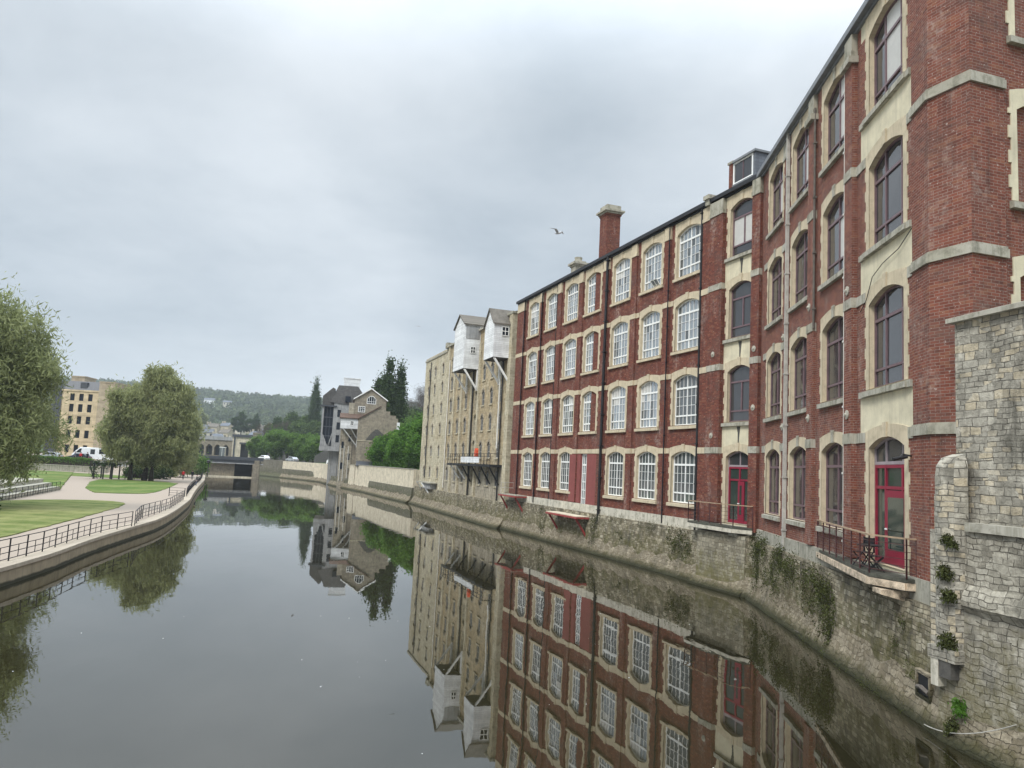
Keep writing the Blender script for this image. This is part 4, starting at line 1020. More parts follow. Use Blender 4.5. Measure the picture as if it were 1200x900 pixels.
# ------------------------------------------------------------------ grey tower and gabled stone mill
TA = R(12)
tw = thing('clad_tower', 'tall dark grey clad tower with a slate mansard roof overhanging the river', 'tower', (-41.6, 182., 0), TA)
mb = MB(); mb.box(-.7, 5., .9, 10., -.5, 7.9, 0); mb.box(-3., 5.2, -.6, 10., 7.9, 9.0, 1); mb.build('base', ['clad', 'clad'], tw)
mb = MB(); mb.box(-2.9, -2.5, -.5, 10., 9., 18.6); mb.box(-.3, 4.8, -.5, 10., 9., 19.4); mb.box(-2.5, -.3, 1.4, 10., 9., 18.6); mb.build('wall', ['clad'], tw)
mb = MB(); mb.box(-2.45, -.35, -.1, 1.3, 9.6, 18.3); w_ = mb.build('glazed_bay', ['glass_far'], tw)
mb = MB()
for z in (11.4, 13.6, 15.8): mb.box(-2.44, -.36, -.16, -.105, z - .12, z + .12)
for x in (-1.75, -1.05): mb.box(x - .05, x + .05, -.17, -.106, 9.6, 18.3)
mb.build('mullion', ['clad_dark'], w_)
mb = MB(); mb.prism_xz([(-2.5, 9.05), (-1.2, 9.05), (-2.2, 11.4), (-2.5, 11.9)], -.58, -.3); mb.bar((-1.0, -.45, 9.05), (-.3, -.45, 12.), .25); mb.build('bracing_panel', ['clad'], tw)
mb = MB(); mb.box(-3.4, 0.4, -.8, 3., 18.3, 18.62); mb.prism_xz([(-3.0, 18.62), (-.2, 18.62), (-.2, 22.6), (-.8, 22.9), (-3., 20.8)], -.3, 8., 1); mb.build('attic', ['clad_dark', 'roof_grey'], tw)
v = [(-1.2, -.7, 19.4), (8.6, -.7, 18.6), (8.6, 9., 18.6), (-1.2, 9., 19.4), (.5, .3, 23.6), (5., .3, 23.6), (5., 7., 23.6), (.5, 7., 23.6)]
mb = MB(); mb.idx(v, [(0, 1, 5, 4), (1, 2, 6, 5), (2, 3, 7, 6), (3, 0, 4, 7), (4, 5, 6, 7), (3, 2, 1, 0)]); rf = mb.build('roof', ['roof_grey'], tw)
mb = MB(); mb.box(1.6, 5.4, 1., 5., 23.3, 25.4); mb.box(1.5, 5.5, .9, 5.1, 25.4, 25.6); mb.build('cupola', ['boards'], rf)
mb = MB(); mb.box(2.2, 3.4, -.9, .2, 19.6, 21.); mb.build('dormer', ['glass_far'], rf)
for k, (x, z) in enumerate(((.6, 10.), (.6, 13.), (.6, 16.), (3.2, 16.8))):
    mb = MB(); mb.box(x, x + .8, -.54, -.5, z, z + 1.7); mb.build('window', ['glass_far'], tw)
mb = MB(); mb.box(2.5, 3.5, .85, .92, 2.2, 4.6); mb.build('door', ['clad_dark'], tw)
mb = MB(); mb.box(-.3, -.2, .78, .88, -.4, 7.8); mb.box(1.2, 1.3, .78, .88, 0, 7.8); mb.build('downpipe', ['pipe_grey'], tw)

gh = thing('gabled_mill_house', 'old grey brown stone mill house with a steep gable arched window and white hoist cabin', 'mill', (-34.2, 167., 0), TA)
mb = MB(); mb.prism_xz([(0.2, -.5), (7.0, -.5), (7.0, 19.3), (3.6, 21.6), (.2, 19.3)], 0, 14.); mb.build('wall', ['gable'], gh)
mb = MB(); mb.box(-.95, .2, -.15, 12., -.5, 18.4); mb.build('quoin_wall', ['gable_light'], gh)
mb = MB()
for a, b in (((-.1, 19.2), (3.6, 21.7)), ((3.6, 21.7), (7.3, 19.2))): mb.prism_xz([a, b, (b[0], b[1] + .22), (a[0], a[1] + .22)], -.2, 14.2)
mb.build('roof', ['tile_brown'], gh)
mb = MB()
for a, b in (((-.1, 19.15), (3.6, 21.65)), ((3.6, 21.65), (7.3, 19.15))): mb.prism_xz([a, b, (b[0], b[1] + .26), (a[0], a[1] + .26)], -.3, -.202)
mb.build('bargeboard', ['white'], gh)
def small_window(parent, x, z, w, h, y=0., rise=.0, nv=2, nh=2):
    f = frame_mesh(w, h, rise, [(w * (i + 1) / (nv + 1) - w / 2, .07, .05, None if rise else h - .03) for i in range(nv)], [(h * (i + 1) / (nh + 1), .07) for i in range(nh)], depth=-.02, border=.12, m='white')
    o = link('window', f, parent, (x, y, z)); pb = MB(); pb.poly([(a, -.025, b) for a, b in outline(-w / 2, w / 2, 0, h, rise)[::-1]]); pb.build('pane', ['glass_far'], o); return o
small_window(gh, 3.75, 18.4, 2.0, 1.05, 0, .75, 3, 1); small_window(gh, 1.75, 16.5, 1.5, 1.3)
# hoist cabin
mb = MB(); mb.box(-2.5, 1.5, -2.2, -.2, 12.7, 14.9); hc = mb.build('hoist_cabin', ['boards'], gh)
mb = MB(); mb.prism_yz([(-2.5, 14.85), (-2.5, 15.0), (.1, 16.1), (.1, 14.85)], -2.75, 4.4); mb.build('roof', ['tile_brown'], hc)
small_window(hc, -.1, 13.4, .8, 1.0, -2.2, 0, 1, 1)
mb = MB(); mb.bar((-1.9, -2.0, 12.7), (1.1, -.5, 9.2), .2); mb.bar((-.2, -2.0, 12.7), (1.2, -.5, 10.6), .18); mb.box(1.1, 1.3, -.55, -.35, 8.8, 12.7); mb.build('brace', ['white'], hc)
mb = MB(); mb.box(-2.35, -.96, -.1, 8., -.5, 12.6); mb.build('lower_wall', ['gable_light'], gh)
mb = MB()
for x in (-2.1, -1.4, -.5): mb.box(x, x + .12, -.24, -.152, 1.5, 9.)
mb.build('downpipe', ['pipe_white'], gh)
for x, z in ((-1.75, 4.), (-1.75, 8.5), (-.35, 6.), (-.35, 10.)):
    mb = MB(); mb.box(x - .25, x + .25, -.2, -.08, z, z + 1.4); mb.build('window', ['glass_far'], gh)

lg = thing('stepped_gable_building', 'roofless looking stone gable with a dark triangular roof scar above the pale river wall', 'building', (-31.2, 158., 0), R(10))
mb = MB(); mb.prism_xz([(0, 0), (8.1, 0), (8.1, 15.), (7.6, 15.), (7.6, 15.6), (6.4, 15.6), (6.4, 16.4), (5.4, 16.4), (4.5, 17.3), (0, 14.4)], 0, 6.); mb.build('gable_wall', ['gable'], lg)
mb = MB(); mb.prism_xz([(1.7, 10.2), (6.3, 10.35), (5.2, 11.7), (4.1, 12.55), (3.6, 12.5), (2.6, 11.5)], -.05, -.003); mb.build('roof_scar', ['gable_dark'], lg)
mb = MB(); mb.box(.0, 8.1, -.08, -.002, 10.02, 10.18); mb.build('string_course', ['mill_pale'], lg)
mb = MB(); mb.prism_xz([(-.1, 14.35), (4.5, 17.3), (4.5, 17.5), (-.1, 14.6)], -.2, 6.); mb.build('roof', ['tile_brown'], lg)
mb = MB(); mb.box(7.9, 8.5, -.3, .4, 12.2, 14.2); mb.box(8.1, 8.4, .1, .4, 9.6, 12.2); mb.build('gutter_box', ['boards'], lg)
mb = MB(); mb.prism_yz([(-2.6, 4.9), (-2.6, 5.0), (0, 5.9), (0, 4.9)], .2, 8.); mb.build('lean_to_roof', ['clad_dark'], lg)
# ------------------------------------------------------------------ water, ground, left bank
mb = MB(); mb.poly([(-900, -200, 0), (400, -200, 0), (400, 262, 0), (-900, 262, 0)]); tag(mb.build('river_water', ['water']), kind='structure')
mb = MB(); mb.poly([(-900, -200, -2.5), (400, -200, -2.5), (400, 262, -2.5), (-900, 262, -2.5)]); tag(mb.build('river_bed', ['ground']), kind='structure')
LW = [(-17.6, -40), (-18.6, 5), (-19.6, 22), (-20.82, 32.8), (-21.74, 37.9), (-23.19, 43.6), (-24.04, 47.7), (-24.95, 52.3), (-26.02, 58.), (-27.3, 62.8), (-29.5, 69.9), (-34.4, 84.6), (-41., 102.), (-48.2, 121.5), (-56.6, 145.), (-65., 167.), (-72.5, 186.), (-80, 206), (-93, 262)]
def lw_x(y):
    for (x0, y0), (x1, y1) in zip(LW, LW[1:]):
        if y0 <= y <= y1: return x0 + (x1 - x0) * (y - y0) / (y1 - y0)
    return LW[-1][0]
BZ = .80
def smooth(a, b, x): t = max(0., min(1., (x - a) / (b - a))); return t * t * (3 - 2 * t)
def bank_z(x, y):
    d = lw_x(y) - x
    return BZ + 2.3 * smooth(151, 156, y) * smooth(10, 16, d)
ys = sorted(set([-40, 0, 22, 40, 60, 80, 100, 120, 140, 148, 150, 152, 154, 156, 160, 170, 185, 200, 220, 240, 262] + [p[1] for p in LW]))
offs = [0.05, 4, 10, 11, 13, 14.5, 16, 20, 40, 80, 200, 500, 1100]
mb = MB(); g = [[(lw_x(y) - o, y, bank_z(lw_x(y) - o, y)) for o in offs] for y in ys]
for a, b in zip(g, g[1:]):
    for k in range(len(offs) - 1): mb.poly([a[k], a[k + 1], b[k + 1], b[k]])
tag(mb.build('promenade_path', ['path']), kind='structure')
def sheet(name, pts, z, mat):
    rr_ = random.Random(len(pts)); q_ = []
    for a, b in zip(pts, pts[1:] + pts[:1]):
        n = max(1, int(math.dist(a, b) / .8))
        q_ += [(a[0] + (b[0] - a[0]) * i / n + rr_.uniform(-.09, .09), a[1] + (b[1] - a[1]) * i / n + rr_.uniform(-.12, .12)) for i in range(n)]
    mb = MB(); mb.prism_xy(q_, z - .15, z); return tag(mb.build(name, [mat]), kind='structure')
def smooth_poly(pts, n=2):
    for _ in range(n):
        out = []
        for p, q in zip(pts, pts[1:] + pts[:1]): out += [(p[0] * .75 + q[0] * .25, p[1] * .75 + q[1] * .25), (p[0] * .25 + q[0] * .75, p[1] * .25 + q[1] * .75)]
        pts = out
    return pts
lawn1 = smooth_poly([(-24.2, 25), (-27.4, 42.6), (-28.6, 47.6), (-30.1, 54), (-32.6, 63.2), (-35.3, 73), (-38.5, 76.6), (-43.2, 74.3), (-45, 69), (-48, 55), (-46, 30), (-36, 15)], 2)
sheet('lawn', lawn1, BZ + .06, 'grass')
sheet('lawn', smooth_poly([(-48.2, 88.5), (-66.5, 124.5), (-64, 129.5), (-54.2, 128.5), (-49.2, 114.5), (-42.4, 93.5), (-43.5, 90)], 1), BZ + .06, 'grass_dark')
sheet('lawn', [(-52.6, 91.6), (-85.5, 153), (-150, 153), (-150, 110), (-62, 92.)], BZ + .12, 'grass_dark')
sheet('lawn', smooth_poly([(-60., 136), (-73, 150), (-95, 150), (-80, 134)], 1), BZ + .05, 'grass_dark')
em = run_wall('embankment_wall', 'low curving concrete embankment wall below the riverside promenade', 'wall', LW[1:-2], .74, 'whitewash', foot=.02, foot_z=-.5, thick=.6, jitter=.02, seed=11) if False else None
emb = thing('embankment_wall', 'low curving concrete embankment wall below the riverside promenade', 'wall', (LW[3][0], LW[3][1], 0))
mb = MB(); cb = MB(); PTS = []
for (x0, y0), (x1, y1) in zip(LW, LW[1:]):
    for i in range(6): PTS.append(Vector((x0 + (x1 - x0) * i / 6, y0 + (y1 - y0) * i / 6)))
# round the corners off
for _ in range(2): PTS = [PTS[0]] + [(a + b * 2 + c) / 4 for a, b, c in zip(PTS, PTS[1:], PTS[2:])] + [PTS[-1]]
O3 = Vector((LW[3][0], LW[3][1]))
rows = []
for i, p in enumerate(PTS):
    d = (PTS[min(i + 1, len(PTS) - 1)] - PTS[max(i - 1, 0)]).normalized(); n = Vector((d.y, -d.x)); rows.append((p - O3, n))
for (p, n), (q, m) in zip(rows, rows[1:]):
    A_ = [p + n * .06, p + n * .02, p - n * .5]; B_ = [q + m * .06, q + m * .02, q - m * .5]
    mb.poly([(A_[0].x, A_[0].y, -1), (B_[0].x, B_[0].y, -1), (B_[1].x, B_[1].y, .70), (A_[1].x, A_[1].y, .70)])
    cb.idx([(v.x, v.y, z) for z in (.66, BZ + .03) for v in (p + n * .07, q + m * .07, q - m * .75, p - n * .75)], [(3, 2, 1, 0), (4, 5, 6, 7), (0, 1, 5, 4), (1, 2, 6, 5), (2, 3, 7, 6), (3, 0, 4, 7)])
def bankwall_mat():
    t = NT('algae_stained_concrete'); v, p = t.wallvec(); a = t.noise(v, .8, 6, .6); st = t.noise(t.scale(v, (3., .3, 1.)), 1., 5)
    c = t.mix(t.ramp(a, .3, .7), (.21, .17, .115), (.33, .27, .185)); c = t.mix(t.math('MULTIPLY', t.ramp(st, .5, .75), .6), c, (.12, .10, .07))
    w = t.ramp(t.math('ADD', p[2], t.math('MULTIPLY', t.math('SUBTRACT', t.noise(v, 1.5, 4), .5), .16)), .20, .12)
    c = t.mix(t.math('MULTIPLY', w, .93), c, (.02, .022, .012)); t.bump(t.noise(v, 9., 4), .3, .01); return t.done(c, .85, .25)
M['bankwall'] = bankwall_mat(); M['coping'] = stone_mat('worn_beige_coping', (.39, .33, .26), .3, (.22, .19, .14), grime=.5)
mb.build('wall_face', ['bankwall'], emb); cb.build('coping', ['coping'], emb)
# railings
post_me = MB(); post_me.box(-.035, .035, -.02, .02, 0, 1.03); post_mesh = post_me.mesh('post', ['rail'])
bal_me = MB(); bal_me.box(-.018, .018, -.012, .012, .14, .68); bal_mesh = bal_me.mesh('baluster', ['rail'])
def railing(name, label, path, z, step=2.05, group='riverside railings'):
    o = thing(name, label, 'railing', (path[0][0], path[0][1], z), 0, group)
    P = [Vector((x - path[0][0], y - path[0][1], 0)) for x, y in path]
    r_ = MB(); carry = 0.
    for p, q in zip(P, P[1:]):
        for h, w in ((1.01, .05), (.68, .024), (.42, .028), (.14, .028)): r_.bar(p + Vector((0, 0, h)), q + Vector((0, 0, h)), w, .03 if w > .05 else .028)
        L = (q - p).length; n = max(1, round(L / step)); a = math.atan2((q - p).y, (q - p).x)
        for i in range(n + (1 if q is P[-1] else 0)):
            link('post', post_mesh, o, p.lerp(q, i / n), a)
            if i < n: link('baluster', bal_mesh, o, p.lerp(q, (i + .5) / n), a)
    r_.build('rail', ['rail'], o); return o
def inset(y, d): return (lw_x(y) - d, y)
railing('riverside_railing', 'nearest straight run of dark railing along the promenade edge at the left frame edge', [inset(18, .85), inset(32.8, .6), inset(38, .55), inset(43.6, .55), inset(47.7, .55), (-25.1, 52.6)], BZ)
railing('riverside_railing', 'dark railing stepping back round the recess in the promenade edge', [(-25.1, 53.0), (-27.35, 58.6), (-27.5, 59.2), (-28.9, 65.2)], BZ)
railing('riverside_railing', 'dark railing seen almost end on just past the recess', [(-28.95, 65.6), inset(69.9, .6), inset(77, .6), inset(84, .6)], BZ)
railing('riverside_railing', 'short dark railing set back across the promenade at the bend', [(-39., 90.), (-37.0, 89.5)], BZ)
railing('riverside_railing', 'farthest dark railing beside the two walkers towards the bridge', [(-37., 90.), inset(102, .6), inset(121, .6), inset(145, .6), inset(167, .6), inset(184, .6)], BZ)
# terraced steps beside the lawn
tr = thing('terraced_seating', 'three stone terrace steps with a dark rail behind the big willow', 'steps', (-43.4, 65.5, BZ), math.atan2(91.2 - 65.5, -52.2 + 43.4))
for k in range(3):
    mb = MB(); mb.box(0, 26.6, .9 * k, .9 * k + 1.1 + (2. if k == 2 else 0), -.1, .42 * (k + 1)); mb.build('step', ['concrete'], tr)
railing('terrace_railing', 'dark railing in front of the stone terrace steps', [(-52.0, 90.6), (-48., 79.), (-43.9, 67.)], BZ, group='terrace railings')

# retaining walls and hedges before the road
rw = thing('retaining_wall', 'long grey stone retaining wall under the clipped hedge', 'wall', (-97., 151.2, BZ), R(2))
mb = MB(); mb.box(0, 18.5, 0, .7, -.2, 1.25); mb.build('wall_face', ['concrete'], rw); mb = MB(); mb.box(-.1, 18.6, -.08, .78, 1.25, 1.38); mb.build('coping', ['grey_stone'], rw)
rw = thing('retaining_wall', 'upper dark slatted wall behind the retaining wall by the coach', 'wall', (-90., 153.8, BZ + .4), R(2))
mb = MB(); mb.box(0, 14., 0, .4, 0, 2.1); mb.build('wall_face', ['clad'], rw); mb = MB(); mb.box(-.05, 14.05, -.05, .45, 2.1, 2.2); mb.build('coping', ['grey_stone'], rw)
def hedge(label, x0, x1, y, z, h, d, seed, mat='fresh'):
    o = thing('hedge', label, 'hedge', ((x0 + x1) / 2, y, z)); w = (x1 - x0) / 2; r_ = np.random.default_rng(seed); n = int(w * 900)
    C = np.stack([r_.uniform(-w, w, n), r_.uniform(-d, d, n), r_.uniform(0, h, n) ** 1.0], 1); C[:, 2] *= 1 + .12 * np.sin(C[:, 0] * 2.1 + seed); C[:, 2] = h - (h - C[:, 2]) * r_.random(n) ** .7
    link('leaves', leaf_mesh('leaves', mat, C, unit(r_.normal(size=(n, 3))) * .14, unit(r_.normal(size=(n, 3))) * .09), o)
    mb = MB(); mb.box(-w, w, -d * .6, d * .6, -.2, h * .75); mb.build('stems', ['bark'], o); return o
hedge('clipped yellow green hedge along the road in front of the white coach', -97., -82.2, 153.2, 2.2, 1.5, .8, 3, 'lime')
hedge('low dark hedge at the corner of the car park beside the pergola', -81.8, -74., 156., 2.2, 1.1, .7, 4, 'darkgreen')
# apartment block
ap = thing('apartment_building', 'honey stone five storey apartment block with dark rectangular windows and a grey mansard', 'building', (-100.6, 172., 3.), R(-29) + R(30))
AP = ap; gw = MB()
rows_ = [1.5, 4.8, 7.9, 10.6, 13.1]; colsx = [2.3, 4.3, 6.3]
wall(gw, 0, 8.2, 0, 15.2, [(x - .5, x + .5, [(z, z + (1.75 if z < 13 else 1.6), 0) for z in rows_]) for x in colsx], 0.)
gw.box(0, .2, .0, 9., 0, 15.2); gw.build('wall', ['apart'], ap)
for x in colsx:
    for z in rows_:
        h = 1.75 if z < 13 else 1.6
        w = MB(); w.box(-.5, .5, .18, .24, 0, h); reveal(w, outline(-.5, .5, 0, h, 0)[::-1], .2, 0., 1); o = w.build('window', ['glass_far', 'apart'], ap, loc=(x, 0, z))
mb = MB(); mb.box(-.1, 8.2, -.15, .3, 15.2, 15.55); mb.box(-.05, 8.2, -.06, .1, 9.9, 10.1); mb.box(-.05, 8.2, -.06, .1, 4.0, 4.2); mb.build('cornice', ['apart'], ap)
mb = MB(); mb.prism_yz([(.2, 15.55), (1.3, 17.6), (9., 17.6), (9., 15.55)], .1, 8.2); mb.build('roof', ['clad_dark'], ap)
mb = MB(); mb.box(3.6, 5.1, .4, 2., 15.8, 17.3); mb.build('dormer', ['clad_dark'], ap)
mb = MB(); mb.box(8.2, 11.6, -.3, 8., 0, 17.4); mb.box(8.1, 11.7, -.4, 8., 17.4, 17.7); mb.box(.0, 3.0, 3., 8., 15.6, 18.7); mb.box(-.1, 3.1, 2.9, 8.1, 18.7, 18.95); mb.build('stair_tower', ['apart_grey'], ap)
db = thing('terrace_house', 'narrow dark grey building glimpsed between the willow and the honey apartment block', 'building', (-113., 188., 3.))
mb = MB(); mb.box(0, 7., 0, 8, 0, 16.5); mb.build('wall', ['clad_dark'], db); mb = MB(); mb.prism_xz([(-.2, 16.5), (7.2, 16.5), (5.5, 18.6), (1.5, 18.6)], -.2, 8.2); mb.build('roof', ['slate_blue'], db)
for z in (2., 6., 10.):
    mb = MB(); mb.box(3., 4.2, -.06, .02, z, z + 1.8); mb.build('window', ['glass_far'], db)

# vehicles
def wheel_mesh(r, w):
    mb = MB(); mb.tube([(0, -w / 2, 0), (0, w / 2, 0)], r, 16, 0); mb.tube([(0, -w / 2 - .01, 0), (0, w / 2 + .01, 0)], r * .58, 12, 1); return mb.mesh('wheel', ['black', 'lead'])
M['coach'] = plain('white_coach_paint', (.78, .79, .80), .3, .5, .03)
M['silver'] = plain('silver_car_paint', (.34, .36, .38), .3, .6, .04)
M['dark_car'] = plain('dark_blue_car_paint', (.03, .035, .05), .3, .6, .05)
M['carglass'] = glass_mat('vehicle_glass', (.03, .035, .04), .2, .05)
M['red'] = plain('red_jacket_cloth', (.45, .03, .035), .85, .2, .1)
M['cloth_dark'] = plain('dark_cloth', (.018, .018, .022), .9, .2, .1)
M['cloth_blue'] = plain('blue_grey_cloth', (.08, .10, .14), .9, .2, .1)
M['skin'] = plain('skin', (.52, .33, .25), .6, .3, .04)
M['hair'] = plain('brown_hair', (.05, .03, .02), .8, .2, .1)
M['lamp'] = plain('clear_lamp_lens', (.7, .7, .65), .2, .6, .02); M['tail'] = plain('red_lamp_lens', (.35, .01, .01), .3, .5, .02)
def vehicle(name, label, cat, loc, rz, prof, W, mat, glass, wheels, wr, lamp_z, group=None):
    """side profile extruded across, tapered glasshouse, glass panels, wheels and lamps"""
    o = thing(name, label, cat, loc, rz, group)
    mb = MB(); mb.prism_xz(prof, -W / 2, W / 2); b = mb.build('body', [mat], o)
    bev = b.modifiers.new('bevel', 'BEVEL'); bev.width = .07; bev.segments = 2
    for q in glass:
        mb = MB(); mb.prism_xz(q, -W / 2 - .012, -W / 2 + .02); mb.build('side_window', ['carglass'], o)
        mb = MB(); mb.prism_xz(q, W / 2 - .02, W / 2 + .012); mb.build('side_window', ['carglass'], o)
    wm = wheel_mesh(wr, .2)
    for x in wheels:
        for y in (-W / 2 + .08, W / 2 - .08): link('wheel', wm, o, (x, y, wr))
    xs = [p[0] for p in prof]; x0, x1 = min(xs), max(xs)
    for x, m, nme in ((x0, 'lamp', 'headlight'), (x1, 'tail', 'tail_light')):
        for y in (-W / 2 + .25, W / 2 - .25):
            mb = MB(); mb.box(-.03, .03, -.16, .16, -.08, .08); mb.build(nme, [m], o, loc=(x, y, lamp_z))
    return o
co = vehicle('coach', 'white coach with a sloping windscreen parked in front of the honey apartment block', 'coach', (-90., 160.5, 3.1), R(6),
    [(0, .35), (7.8, .35), (7.8, 2.75), (1.5, 2.75), (.25, 1.55), (0, 1.3)], 2.2, 'coach', [[(.7, 1.6), (1.7, 1.6), (1.9, 2.45), (1.5, 2.45)], [(5.3, 1.5), (7.4, 1.5), (7.4, 2.45), (5.3, 2.45)], [(3.6, 1.4), (4.5, 1.4), (4.5, 2.4), (3.6, 2.4)]], (1.3, 6.4), .42, .8)
mb = MB(); mb.poly([(1.38, -1., 2.68), (.32, -1., 1.65), (.32, 1., 1.65), (1.38, 1., 2.68)]); mb.build('windscreen', ['carglass'], co, loc=(-.02, 0, .02))
CARP = [(0, .3), (4.2, .3), (4.25, .85), (3.9, 1.0), (3.2, 1.45), (1.7, 1.48), (1.0, .98), (.1, .8)]
CARG = [[(1.25, 1.0), (2.3, 1.0), (2.3, 1.38), (1.75, 1.38)], [(2.4, 1.0), (3.5, 1.0), (3.1, 1.37), (2.4, 1.38)]]
vehicle('parked_car', 'silver hatchback parked at the left end of the white coach', 'car', (-95.2, 157.5, 3.1), R(4), CARP, 1.75, 'silver', CARG, (.85, 3.4), .31, .7)
vehicle('parked_car', 'dark blue hatchback half hidden behind the hedge in front of the coach', 'car', (-89.6, 157.9, 3.1), R(4), CARP, 1.75, 'dark_car', CARG, (.85, 3.4), .31, .7)
VANP = [(0, .35), (5.2, .35), (5.2, 2.4), (1.5, 2.4), (.8, 1.5), (0, 1.2)]; VANG = [[(.95, 1.5), (1.9, 1.5), (1.9, 2.15), (1.5, 2.15)]]
vehicle('parked_van', 'white van behind the cream river wall beside the grey tower', 'van', (-47.5, 206, 4.3), R(-52), VANP, 1.9, 'coach', VANG, (1.0, 4.1), .36, .8)
vehicle('parked_car', 'silver car parked under the green trees behind the far cream wall', 'car', (-66., 232, 4.6), R(-40), CARP, 1.75, 'silver', CARG, (.85, 3.4), .31, .7)
vehicle('parked_car', 'white car parked under the left end of the green tree row', 'car', (-78.5, 245, 4.6), R(-40), CARP, 1.75, 'coach', CARG, (.85, 3.4), .31, .7)

# people
def person(label, loc, rz, top, legs, walk=.22, hair='hair', group=None):
    o = tag(link('person', None, None, loc, rz), label, 'person', group)
    me = bpy.data.meshes.new('body'); V = [(0, 0, .95), (0, 0, 1.18), (0, 0, 1.40), (0, .01, 1.50), (0, .02, 1.60), (0, .02, 1.70),
        (-.10, 0, .90), (-.10, walk * .5, .50), (-.10, walk * .35 - .06, .07), (-.10, walk * .35 + .1, .04), (.10, 0, .90), (.10, -walk * .35, .50), (.10, -walk - .05, .10), (.10, -walk + .1, .05),
        (-.19, 0, 1.40), (-.23, -.06, 1.14), (-.22, .05, .90), (.19, 0, 1.40), (.23, .06, 1.14), (.22, .16, .92), (-.215, .08, .82), (.215, .2, .85)]
    E = [(0, 1), (1, 2), (2, 3), (3, 4), (4, 5), (0, 6), (6, 7), (7, 8), (8, 9), (0, 10), (10, 11), (11, 12), (12, 13), (2, 14), (14, 15), (15, 16), (2, 17), (17, 18), (18, 19), (16, 20), (19, 21)]
    rad = [.145, .135, .15, .055, .085, .075, .095, .065, .045, .04, .095, .065, .045, .04, .065, .05, .038, .065, .05, .038, .035, .035]
    me.from_pydata(V, E, []); b = link('body', me, o)
    sk = b.modifiers.new('skin', 'SKIN'); sk.use_smooth_shade = True
    for i, r_ in enumerate(rad): me.skin_vertices[0].data[i].radius = (r_, r_ * (.72 if i < 3 else 1))
    me.skin_vertices[0].data[0].use_root = True
    ss = b.modifiers.new('sub', 'SUBSURF'); ss.levels = 2; ss.render_levels = 2
    dg = bpy.context.evaluated_depsgraph_get(); ev = b.evaluated_get(dg); nm = bpy.data.meshes.new_from_object(ev); b.modifiers.clear(); b.data = nm
    for m in (top, legs, 'skin', 'cloth_dark'): nm.materials.append(M[m])
    for p in nm.polygons:
        z = p.center.z; x = abs(p.center.x)
        p.material_index = 2 if (z > 1.49 or (x > .17 and z < .9)) else 3 if z < .12 else 0 if (z > .93 or x > .19) else 1
    h = MB(); h.lathe([(.0, .13), (.055, .12), (.095, .06), (.1, -.02), (.085, -.07)], (0, .0, 1.68), 12); h.build('hair', [hair], o, smooth=True)
    f = MB(); f.box(-.012, .012, .09, .118, 1.62, 1.66); f.box(-.04, -.02, .085, .1, 1.655, 1.672, 1); f.box(.02, .04, .085, .1, 1.655, 1.672, 1); f.box(-.03, .03, .085, .1, 1.575, 1.588, 2); f.build('face', ['skin', 'hair', 'red'], o)
    return o
person('walker in a red jacket and dark trousers on the promenade', (-60.4, 144.7, BZ), R(20), 'red', 'cloth_dark', .2)
person('walker in all black clothes beside the one in red on the promenade', (-59.2, 145.9, BZ), R(20), 'cloth_dark', 'cloth_dark', .16)
person('person in dark clothes leaning towards the far railing near the bend', (-48.6, 121.6, BZ), R(-70), 'cloth_dark', 'cloth_blue', .05)
for i, (x, y, lab, t_) in enumerate(((-87.6, 156.6, 'person in a blue grey top standing before the side of the white coach', 'cloth_blue'), (-86.6, 156.9, 'person in a red top standing beside the coach window', 'red'), (-85.2, 156.8, 'person in black standing at the rear of the white coach', 'cloth_dark'))):
    person(lab, (x, y, 3.1), R(150 + 30 * i), t_, 'cloth_dark', .05)

# pergola, benches, bins
pg = thing('pergola', 'black timber pergola frame with climbing leaves beside the lawn', 'pergola', (-68.2, 128., BZ), R(6))
each('post', ['black'], pg, [(x - .09, x + .09, y - .09, y + .09, 0, 2.5) for x in (0, 1.5, 2.9) for y in (0, 3.)])
mb = MB()
for x in (0, .7, 1.5, 2.2, 2.9): mb.box(x - .06, x + .06, -.4, 3.4, 2.5, 2.65)
for y in (0, 3.): mb.box(-.3, 3.2, y - .05, y + .05, 2.36, 2.495)
mb.bar((0, -.02, .2), (-.7, -.02, 2.3), .16)
mb.build('beam', ['black'], pg)
C, A, B, P = foliage(31, [(.3, 0, 1.5, .7, .6, 1.4), (1.6, .5, 2.5, 1.8, 1.6, .4)], 40, 30, .22, .14, .25); link('climber', leaf_mesh('climber', 'darkgreen', C, A, B), pg)
def bench(label, loc, rz):
    o = thing('park_bench', label, 'bench', loc, rz, 'benches under the promenade trees')
    mb = MB()
    for k in range(4): mb.box(0, 1.8, .12 * k, .12 * k + .1, .43, .47)
    mb.build('seat', ['bark'], o)
    mb = MB()
    for k in range(3): mb.box(0, 1.8, .5, .53, .55 + .14 * k, .66 + .14 * k)
    mb.build('backrest', ['bark'], o)
    for x in (.15, 1.6):
        mb = MB(); mb.box(x, x + .06, .02, .08, 0, .43); mb.box(x, x + .06, .46, .5, 0, .95); mb.box(x, x + .06, .08, .46, .36, .425); mb.build('leg', ['black'], o)
bench('dark bench between the pergola and the tree trunks', (-65.2, 132., BZ), R(10)); bench('dark bench right behind the leftmost trunk of the tree group', (-64., 134., BZ), R(-20))
sg = thing('sign_post', 'dark post with a round lamp head at the end of the far promenade railing', 'post', (-65.3, 169., BZ))
mb = MB(); mb.tube([(0, 0, 0), (0, 0, 2.9)], .09, 8); mb.build('pole', ['black'], sg); mb = MB(); mb.lathe([(.05, 2.9), (.38, 3.05), (.42, 3.4), (.2, 3.65), (.02, 3.7)], n=12); mb.build('lamp_head', ['black'], sg)
